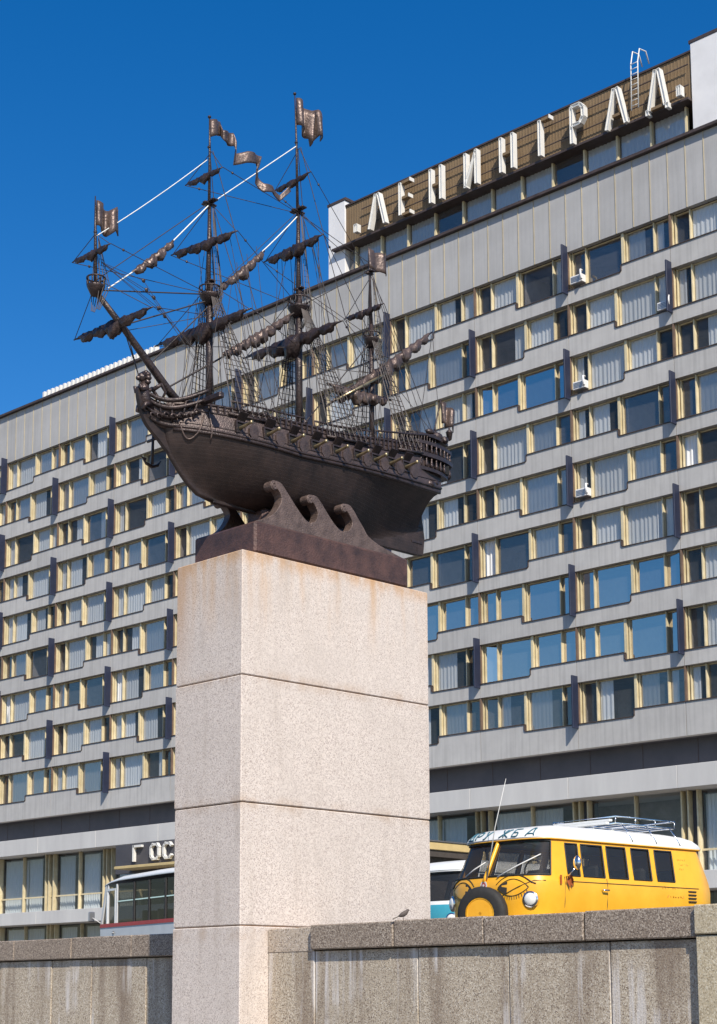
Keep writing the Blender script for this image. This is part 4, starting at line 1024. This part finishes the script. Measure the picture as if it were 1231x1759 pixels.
def van(name, label, loc, rz, lower, upper, roofm, group=None, detail=True):
    v = thing(name, label, 'minibus', loc, rz, group)
    YF_, YR_ = 1.12, -2.26
    ys = [YR_, -2.0, -1.66, -1.60, -1.16, -1.10, -1.02, -.58, -.52, -.44, .02, .08, .12, .62, .66, .70, .98, 1.04, YF_]
    zs = [.28, .36, .55, .80, .96, 1.00, 1.03, 1.12, 1.25, 1.48, 1.58, 1.63, 1.66, 1.70]
    def W(z): return lerp(z, [(.28,.92),(.5,.99),(.9,1.03),(1.05,1.02),(1.70,.87)])
    def BF(z): return lerp(z, [(.28,.62),(.5,.68),(.95,.68),(1.10,.64),(1.70,.40)])
    def BR(z): return lerp(z, [(.28,.42),(.9,.48),(1.14,.44),(1.7,.10)])
    def sidey(y, z): return y - .0*(z) + (.06*(1.2 - z) if z > 1.1 else 0)*1.0
    rings = []
    for z in zs:
        P = superplan(W(z), YF_, BF(z), YR_, BR(z), 3.0, len(ys), ys)
        rings.append([(x, y + (-.12*(z-1.05) if z > 1.05 else 0), z) for x, y in P])
    n = len(rings[0]); ns = len(ys); K = 14
    side_w = [(2, 3, 4), ]                                       # filled below
    # window openings as index ranges along the outline (left side), i from -> to
    def yi(y): return ys.index(y)
    wins = [(yi(-1.60), yi(-1.16)), (yi(-1.02), yi(-.58)), (yi(-.44), yi(.02)), (yi(.12), yi(.62)), (yi(.70), yi(.98))]
    zi0, zi1 = zs.index(1.12), zs.index(1.63)
    cut = set()
    panes = []
    for a, b in wins:
        panes.append((a, b, zi0, zi1)); panes.append((2*ns + K - 2 - b, 2*ns + K - 2 - a, zi0, zi1))
    f0 = ns                                                        # first front vertex index
    # windscreen halves on the curved front
    panes.append((f0, f0 + 6, zi0, zi1 + 1)); panes.append((f0 + 6, f0 + 12, zi0, zi1 + 1))
    for a, b, c, d in panes:
        for i in range(a, b):
            for j in range(c, d): cut.add((i, j))
    # the centre post of the windscreen stays: thin post built as its own part
    lo = MB(); up_ = MB(); zb = zs.index(1.03)
    for j in range(len(zs)-1):
        for i in range(n):
            if (i, j) in cut: continue
            q = [rings[j][i], rings[j][(i+1) % n], rings[j+1][(i+1) % n], rings[j+1][i]]
            (lo if j < zb else up_).poly(q, [(0,1,2,3)])
    import bmesh
    def weld(mb, nm, m):
        o = mb.build(nm, m, v, 38); bm = bmesh.new(); bm.from_mesh(o.data); bmesh.ops.remove_doubles(bm, verts=bm.verts, dist=1e-4); bmesh.ops.recalc_face_normals(bm, faces=bm.faces); bm.to_mesh(o.data); bm.free(); return o
    weld(lo, 'lower_body', lower); weld(up_, 'upper_body', upper)
    MB().poly([(-.95,-2.2,.34),(.95,-2.2,.34),(.95,1.6,.34),(-.95,1.6,.34)], [(0,1,2,3)]).build('floor_pan', M_SEAT, v)
    def inset(p, d):
        c = Vector((0, -.4, p[2])); q = Vector(p); dirv = (q - c); dirv.z = 0; dirv.normalize(); return q - dirv*d
    for a, b, c, d in panes:
        g = MB()
        cols = [[inset(rings[j][i % n], .018) for j in range(c, d+1)] for i in range(a, b+1)]
        front = a >= f0 and b <= f0 + 13
        g.loft(cols, False, False); g.build('windscreen_pane' if front else 'side_window', M_VGLASS, v, True, fix=False)
        edge = [rings[c][i % n] for i in range(a, b+1)] + [rings[j][b % n] for j in range(c+1, d+1)] + [rings[d][i % n] for i in range(b-1, a-1, -1)] + [rings[j][a % n] for j in range(d-1, c-1, -1)]
        MB().tube([tuple(inset(p, -.002)) for p in edge], .016 if front else .013, 5, False).build('window_seal', M_GASKET, v, True)
    mid = f0 + 6
    cp = [tuple(inset(rings[j][mid], -.005)) for j in range(zi0-1, zi1+2)]
    MB().tube(cp, .035, 8).build('windscreen_post', upper, v, True)
    # roof dome with overhanging lip
    R0 = rings[-1]; cx_ = sum(p[1] for p in R0)/n
    rr_ = []
    for s_, dz in ((1.0, -.012), (1.035, -.004), (1.04, .016), (1.02, .07), (.97, .14), (.88, .195), (.70, .238), (.42, .262), (.12, .272)):
        rr_.append([(p[0]*s_, cx_ + (p[1]-cx_)*s_, 1.70 + dz) for p in R0])
    MB().loft(rr_, True, True).build('roof', roofm, v, 50)
    MB().tube([(p[0]*1.032, cx_ + (p[1]-cx_)*1.03, 1.690) for p in R0] + [(R0[0][0]*1.03, cx_ + (R0[0][1]-cx_)*1.03, 1.690)], .012, 5, False).build('rain_gutter', upper, v, True)
    # interior
    for y in (.35, -.75, -1.55):
        MB().bbox(-.8, .8, y-.32, y, .55, .95, .05).bbox(-.8, .8, y-.42, y-.30, .9, 1.34, .05).build('seat', M_SEAT, v)
    st_ = [(-.42 + .19*math.cos(k*math.pi/8), 1.12 + .05*math.sin(k*math.pi/8)*0, 1.22 + .17*math.sin(k*math.pi/8)) for k in range(17)]
    MB().tube(st_, .014, 6, False).build('steering_wheel', M_SEAT, v, True)
    MB().bbox(-.9, .9, 1.35, 1.55, .9, 1.12, .04).build('dashboard', M_SEAT, v)
    for x in (-.82, .82):
        for y in (.98, -1.5): wheel(v, x, y, .33, .33, .2, M_STEEL, 'x', 1 if x > 0 else -1)
    # surface helper: a point on the front (x,z) or the left side (y,z)
    def front(x, z, d=.012):
        w = W(z); b = BF(z); a = min(abs(x)/w, .999)
        y = YF_ + b*(1 - a**3.)**(1/3.) + (-.12*(z-1.05) if z > 1.05 else 0)
        nrm = Vector((x/w*.9, .8, 0)).normalized(); return Vector((x, y, z)) + nrm*d
    def left(y, z, d=.006): return Vector((-W(z) - d, y, z))
    for x in (-.84, .84):
        c = front(x, .74, .0); ax = Vector((x*.55, 1, 0)).normalized()
        def ring(r, d): 
            u = ax.cross(Vector((0,0,1))); return [tuple(c + ax*d + (u*math.cos(2*math.pi*k/18) + Vector((0,0,1))*math.sin(2*math.pi*k/18))*r) for k in range(18)]
        MB().loft([ring(.125,-.04), ring(.125,.03), ring(.105,.045)], True, False).build('headlight_rim', M_CHROME, v, 40)
        MB().loft([ring(.106,.036), ring(.085,.055), ring(.05,.068), ring(.01,.072)], True, True).build('headlight', M_LENS, v, True)
    bp_ = [tuple(front(x, .42, .10)) for x in [-.98 + 1.96*i/14 for i in range(15)]]
    MB().tube(bp_, .055, 8).build('bumper', M_VWHITE, v, True)
    if not detail:
        return v
    for xa, za, xe, ze in ((-.26, 1.10, -.84, 1.44), (.46, 1.14, .10, 1.36)):   # wipers
        a = front(xa, za, .02); e = front(xe, ze, .025)
        MB().tube([a, a.lerp(e, .5) + Vector((0, .03, 0)), e], [.014, .012, .008], 5).build('wiper', M_LETTER, v, True)
    # front door outline, belt line, handle, vents
    def groove(pts, r=.006, name='panel_seam', m=M_INK): MB().tube([tuple(p) for p in pts], r, 5, False).build(name, m, v, True)
    groove([left(.08, z, .001) for z in (.4, .7, 1.0, 1.1)]); groove([left(1.06, z, .001) for z in (.4, .7, 1.0, 1.1)])
    groove([left(y, 1.03, .002) for y in [-2.2 + .1*i for i in range(33)]], .007, 'belt_moulding')
    bl = [front(-.98 + .1*i, 1.03 if i < 2 else 1.03 - .045*(i-1), .003) for i in range(9)]
    groove(bl, .006, 'belt_moulding')
    hd = MB(); p = left(.22, .92); hd.tube([p, p + Vector((-.035, 0, 0)), p + Vector((-.04, -.12, 0))], .014, 6); hd.build('door_handle', M_CHROME, v, True)
    for k in range(4): MB().bbox(-1.043, -1.02, -2.12, -1.92, .80 + k*.055, .822 + k*.055, .004).build('air_vent', M_INK, v)
    mr = MB(); p = left(1.02, 1.10); mr.tube([p, p + Vector((-.12, .05, .02)), p + Vector((-.20, .02, .12))], .012, 6)
    mr.build('mirror_arm', M_CHROME, v, True)
    MB().ball((-1.25, 1.03, 1.30), (.075, .045, .11), 12, 8).build('door_mirror', M_CHROME, v, True)
    for k, (dy, dz, dd) in enumerate(((.0, 0, 0), (.06, -.02, .01))):
        MB().poly([(-1.06-dd, .98+dy, 1.16+dz), (-1.09-dd, .94+dy, 1.06+dz), (-1.06-dd, .93+dy, .94+dz), (-1.05-dd, 1.0+dy, 1.04+dz)], [(0,1,2,3)]).build('ribbon', M_LEAF, v, solid=.004)
    MB().box(-1.045, -1.03, 1.15, 1.18, .98, 1.12).build('ribbon', M_LEAF, v)
    # spare wheel on the nose
    nose = front(-.12, .62, 0)
    sw = wheel(v, 0, 0, 0, .42, .20, M_YEL, 'y', 1); sw.location = (-.10, nose.y + .13, .54); sw.rotation_euler.z = R(16)
    # painted eyes, one each side of the spare wheel
    for s in (-1, 1):
        ex = .55*s - .02; ez = .93
        def E_(x, z): return tuple(front(ex + s*x, ez + z, .004))
        upl = [E_(-.27 + .52*t, .13*math.sin(math.pi*t)**.8 - .0) for t in [i/14 for i in range(15)]]
        lol = [E_(-.27 + .52*t, -.13*math.sin(math.pi*t)**.8) for t in [i/14 for i in range(15)]]
        brow = [E_(-.31 + .64*t, .05 + .15*math.sin(math.pi*min(1, t*1.05))**.8) for t in [i/14 for i in range(15)]]
        MB().tube(upl, .005, 5).build('eye_marking', M_INK, v, True); MB().tube(lol, .005, 5).build('eye_marking', M_INK, v, True)
        MB().tube(brow, [.005 + .007*(i/14) for i in range(15)], 5).build('eye_marking', M_INK, v, True)
        pu = MB()
        for k in range(6):
            t0 = -.25 + .15*k/6; t1 = -.25 + .15*(k+1)/6
            h0 = .11*math.sin(math.pi*(t0+.27)/.52)**.8; h1 = .11*math.sin(math.pi*(t1+.27)/.52)**.8
            pu.poly([E_(t0, -h0), E_(t1, -h1), E_(t1, h1), E_(t0, h0)], [(0,1,2,3)])
        pu.build('pupil_marking', M_INK, v, fix=False)
        for k in range(13):
            t = .05 + .9*k/12; x = -.27 + .52*t; z = -.13*math.sin(math.pi*t)**.8
            MB().tube([E_(x, z-.01), E_(x + .012*(k-6)/6, z - .055)], .004, 4).build('lash_marking', M_INK, v)
    # round badge
    c = front(.0, .985, .003)
    for r, m, d in ((.072, M_VWHITE, .004), (.045, M_RED, .008), (.02, M_VWHITE, .012)):
        MB().loft([[(c.x + r*math.cos(2*math.pi*k/16), c.y + d, c.z + r*math.sin(2*math.pi*k/16)) for k in range(16)], [(c.x + r*math.cos(2*math.pi*k/16), c.y + d + .003, c.z + r*math.sin(2*math.pi*k/16)) for k in range(16)]], True, True).build('round_badge', m, v)
    # roof lettering on the front of the roof dome
    def roofpt(x, t, d=.006):
        "x across, t 0..1 up the front slope of the dome"
        prof = ((1.04, .016), (1.02, .07), (.97, .14), (.88, .195))
        f = t*3; i = min(int(f), 2); f -= i
        s_ = prof[i][0] + (prof[i+1][0]-prof[i][0])*f; dz = prof[i][1] + (prof[i+1][1]-prof[i][1])*f
        w = W(1.7)*s_; a = min(abs(x)/w, .995)
        yt = YF_ + BF(1.7)*(1 - a**3.)**(1/3.) - .078
        return Vector((x, cx_ + (yt - cx_)*s_ + d, 1.70 + dz + d*.8))
    for ch, xa in zip('ДРУЖБА', (.68, .49, .30, -.05, -.32, -.58)):
        wd_ = .14 if ch != 'Ж' else .18
        for st in SL[ch]:
            pts = []
            for p, q in zip(st, st[1:]):
                for k in range(4): t = k/4; pts.append((p[0]+(q[0]-p[0])*t, p[1]+(q[1]-p[1])*t))
            pts.append(st[-1])
            MB().tube([tuple(roofpt(xa - px*wd_,   .10 + .66*pz)) for px, pz in pts], .0105, 5).build('letter', M_BLUEINK, v, True)
    # faint scrawl on the flank
    rs = random.Random(3)
    for (y0, z0_, n_, sc_) in ((-1.78, 1.50, 5, .035), (-1.80, 1.42, 6, .035), (-1.80, 1.34, 3, .03), (-1.25, 1.02, 7, .05), (-1.38, .88, 7, .05)):
        for k in range(n_):
            y = y0 - k*sc_*1.25
            P = [left(y - rs.random()*sc_, z0_ + rs.uniform(-.5, .5)*sc_, .002) for _ in range(3)]
            MB().tube([tuple(p) for p in P], .0035, 4).build('scrawl', M_LEAF, v)
    # aerial
    a0 = front(-.05, 1.08, .02)
    MB().tube([a0, a0 + Vector((-.22, .02, .8)), a0 + Vector((-.50, .05, 1.52))], [.013, .008, .003], 6).build('aerial', M_LETTER, v, True)
    # roof rack
    def rk(P, r=.013): MB().tube(P, r, 6).build('rack_bar', M_CHROME, v, True)
    zt, zl = 2.16, 2.05
    for z in (zl, zt): rk([(-.68,-2.05,z), (-.68,-.55,z), (.68,-.55,z), (.68,-2.05,z), (-.68,-2.05,z)])
    for x in (-.68, .68):
        for y in (-2.05, -1.55, -1.05, -.55): rk([(x, y, zl), (x, y, zt)], .010)
        for y in (-1.9, -1.3, -.7): rk([(x, y, zl), (x*1.16, y, 1.92), (x*1.33, y, 1.74)], .011)
    for k in range(7): rk([(-.68, -.6 - k*.235, zl), (.68, -.6 - k*.235, zl)], .010)
    for y, z in ((-.50, 2.10), (-.42, 2.05)): MB().bbox(-.62, .62, y-.05, y+.03, z-.02, z+.02, .006).build('rack_plank', M_VWHITE, v)
    return v
RZV = math.pi - R(3.8)
def place(lx, ly, X, Y_):                 # put local point (lx,ly) at world (X,Y)
    c, s = math.cos(RZV), math.sin(RZV); return (X - (lx*c - ly*s), Y_ - (lx*s + ly*c), ZR)
van('minibus', 'orange-yellow minibus with painted eyes, white roof and spare wheel on its nose', place(-.87, 1.05, .282, 5.02), RZV, M_YEL, M_YEL, M_VWHITE)
t2 = van('minibus', 'white and teal minibus half hidden between the pedestal and the orange-yellow minibus', place(-.87, 1.05, -5.15, 9.2), RZV, M_TEAL, M_VWHITE, M_VWHITE, detail=False)
MB().tube([(-.55, 1.0, 1.15), (-.50, 1.05, 1.45), (-.42, 1.02, 1.60)], [.05, .07, .03], 7).build('green_object', M_GREEN, t2, True)  # unidentified green object behind the windscreen

# ---- coach on the left
BW, BL = 2.3, 7.2
cb = thing('city_bus', 'pale grey bus with a red belt stripe partly hidden behind the pedestal', 'bus', (-21.75, 12.33, ZR), R(-11.3))
# local: x from the front (0) backwards, y into the far side, z up
prof = [(.10,.45),(.02,.9),(0,1.25),(.16,1.75),(.34,2.2),(.62,2.46),(1.2,2.58),(3.5,2.64),(6.4,2.60),(7.0,2.42),(7.15,2.0),(7.2,1.2),(7.15,.45)]
def side(y, inset_=0): return [(x, y, z) for x, z in prof]
sb = MB()
# lower body and roof as lofts across the width
low = [(.10,.45),(.02,.9),(0,1.22),(7.2,1.22),(7.15,.45)]
MB().prism(low, lambda q: (q[0], 0, q[1]), lambda q: (q[0], BW, q[1])).build('lower_body', M_BUSW, cb)
rf_ = MB(); rp_ = [(.26,2.30),(.32,2.38),(.62,2.50),(1.2,2.58),(3.5,2.62),(6.4,2.59),(7.0,2.46),(7.12,2.30)]
rf_.loft([[(x + (.03 if x < 2 else -.03)*k, y, 2.30 + (z-2.30)*s_) for x, z in rp_] for k, (y, s_) in enumerate(((-.01,.40),(.03,.62),(.12,.82),(.35,.95),(BW/2,1.0),(BW-.35,.95),(BW-.12,.82),(BW-.03,.62),(BW+.01,.40)))], False, False)
rf_.build('roof', M_VWHITE, cb, True, solid=.02)
MB().box(.02, 7.18, -.015, 0.0, 1.17, 1.27).build('belt_stripe', M_RED, cb)
posts = [(.44,.50),(.98,1.06),(2.05,2.13),(2.95,3.03),(3.9,3.98),(4.85,4.93),(5.8,5.88),(6.8,7.1)]
for a, b in posts: MB().bbox(a, b, 0, .06, 1.22, 2.33, .01).build('window_post', M_BUSW if a < 1.5 or a > 6 else M_SEAT, cb); MB().bbox(a, b, BW-.06, BW, 1.22, 2.33, .01).build('window_post', M_BUSW, cb)
MB().prism([(0,1.22),(.08,1.22),(.40,2.33),(.30,2.33)], lambda q: (q[0], 0, q[1]), lambda q: (q[0], .07, q[1])).build('window_post', M_BUSW, cb)
for (a, b), (c, d) in zip(posts, posts[1:]):
    MB().poly([(b, .03, 1.24), (c, .03, 1.24), (c, .03, 2.33), (b, .03, 2.33)], [(0,1,2,3)]).build('side_window', M_BGLASS, cb, fix=False)
    if a > .9: MB().box(b, c, .015, .045, 1.84, 1.87).build('window_rail', M_CHROME, cb)
    MB().poly([(b, BW-.03, 1.24), (c, BW-.03, 1.24), (c, BW-.03, 2.33), (b, BW-.03, 2.33)], [(0,1,2,3)]).build('side_window', M_BGLASS, cb, fix=False)
MB().poly([(.08, .04, 1.24), (.44, .04, 1.24), (.44, .04, 2.33), (.36, .04, 2.33)], [(0,1,2,3)]).build('side_window', M_BGLASS, cb, fix=False)
MB().poly([(.03, .07, 1.24), (.03, BW-.07, 1.24), (.33, BW-.07, 2.31), (.33, .07, 2.31)], [(0,1,2,3)]).build('windscreen', M_BGLASS, cb, fix=False)
for x in (1.6, 2.5, 3.4, 4.3, 5.2):
    for y in (.3, 1.4): MB().bbox(x, x+.45, y, y+.6, .9, 1.0, .02).bbox(x+.38, x+.48, y, y+.6, 1.0, 1.58, .03).build('seat', M_SEAT, cb)
MB().box(.2, 7.0, .08, BW-.08, .6, .72).build('bus_floor', M_SEAT, cb)
dr = MB()
for a, b, c, d in ((.46,.97,2.16,2.22),(.40,.47,1.27,2.22),(.93,.98,1.27,2.22)): dr.box(a, b, -.012, .0, c, d)
dr.build('cab_door_frame', M_VWHITE, cb)
MB().tube([(.90, -.02, 1.05), (.93, -.05, .98)], .025, 6).build('door_handle', M_STEEL, cb, True)
mm = MB(); mm.tube([(.06,-.02,1.3), (-.12,-.18,1.45)], .012, 6); mm.bbox(-.2, -.14, -.28, -.10, 1.35, 1.62, .02); mm.build('mirror', M_STEEL, cb)
for x in (1.35, 5.7):
    for s, y in ((-1, .13), (1, BW-.13)): wheel(cb, x, y, .42, .42, .24, M_STEEL, 'y', s)
MB().bbox(3.9, 4.7, .7, 1.6, 2.60, 2.70, .03).build('roof_hatch', M_VWHITE, cb)
for a, b in ((.9, 2.2), (2.5, 4.4), (4.6, 7.0)): MB().box(a, b, BW-.14, BW-.10, .75, 2.3).build('dark_panel', M_SEAT, cb)  # added panels blocking the far windows, so the interior stays dark
MB().box(.6, 7.0, .1, BW-.1, 2.24, 2.28).build('ceiling_lining', M_SEAT, cb)

# ---- sparrow on the coping
bd = thing('sparrow', 'small dark bird perched on the wall coping beside the pedestal', 'bird', (3.06, -1.30, .848), R(-50))
b_ = MB(); b_.tube([(0,-.055,.045), (0,-.03,.055), (0,.0,.07), (0,.03,.088), (0,.045,.105), (0,.055,.118), (0,.068,.122)], [.006,.022,.032,.028,.02,.018,.010], 10)
b_.build('body', M_BIRD, bd, True)
MB().tube([(0,.066,.121), (0,.084,.117)], [.006,.001], 6).build('beak', M_STEEL, bd, True)
MB().prism([(-.055,.05),(-.05,.042),(-.12,.01),(-.125,.02)], lambda q: (-.012, q[0], q[1]), lambda q: (.012, q[0], q[1])).build('tail', M_BIRD, bd)
for x in (-.012, .012): MB().tube([(x,.0,.045), (x,.004,.002), (x,.02,.001)], .003, 5).build('leg', M_BIRD, bd, True)
for o in ROOTS: del o['_w']
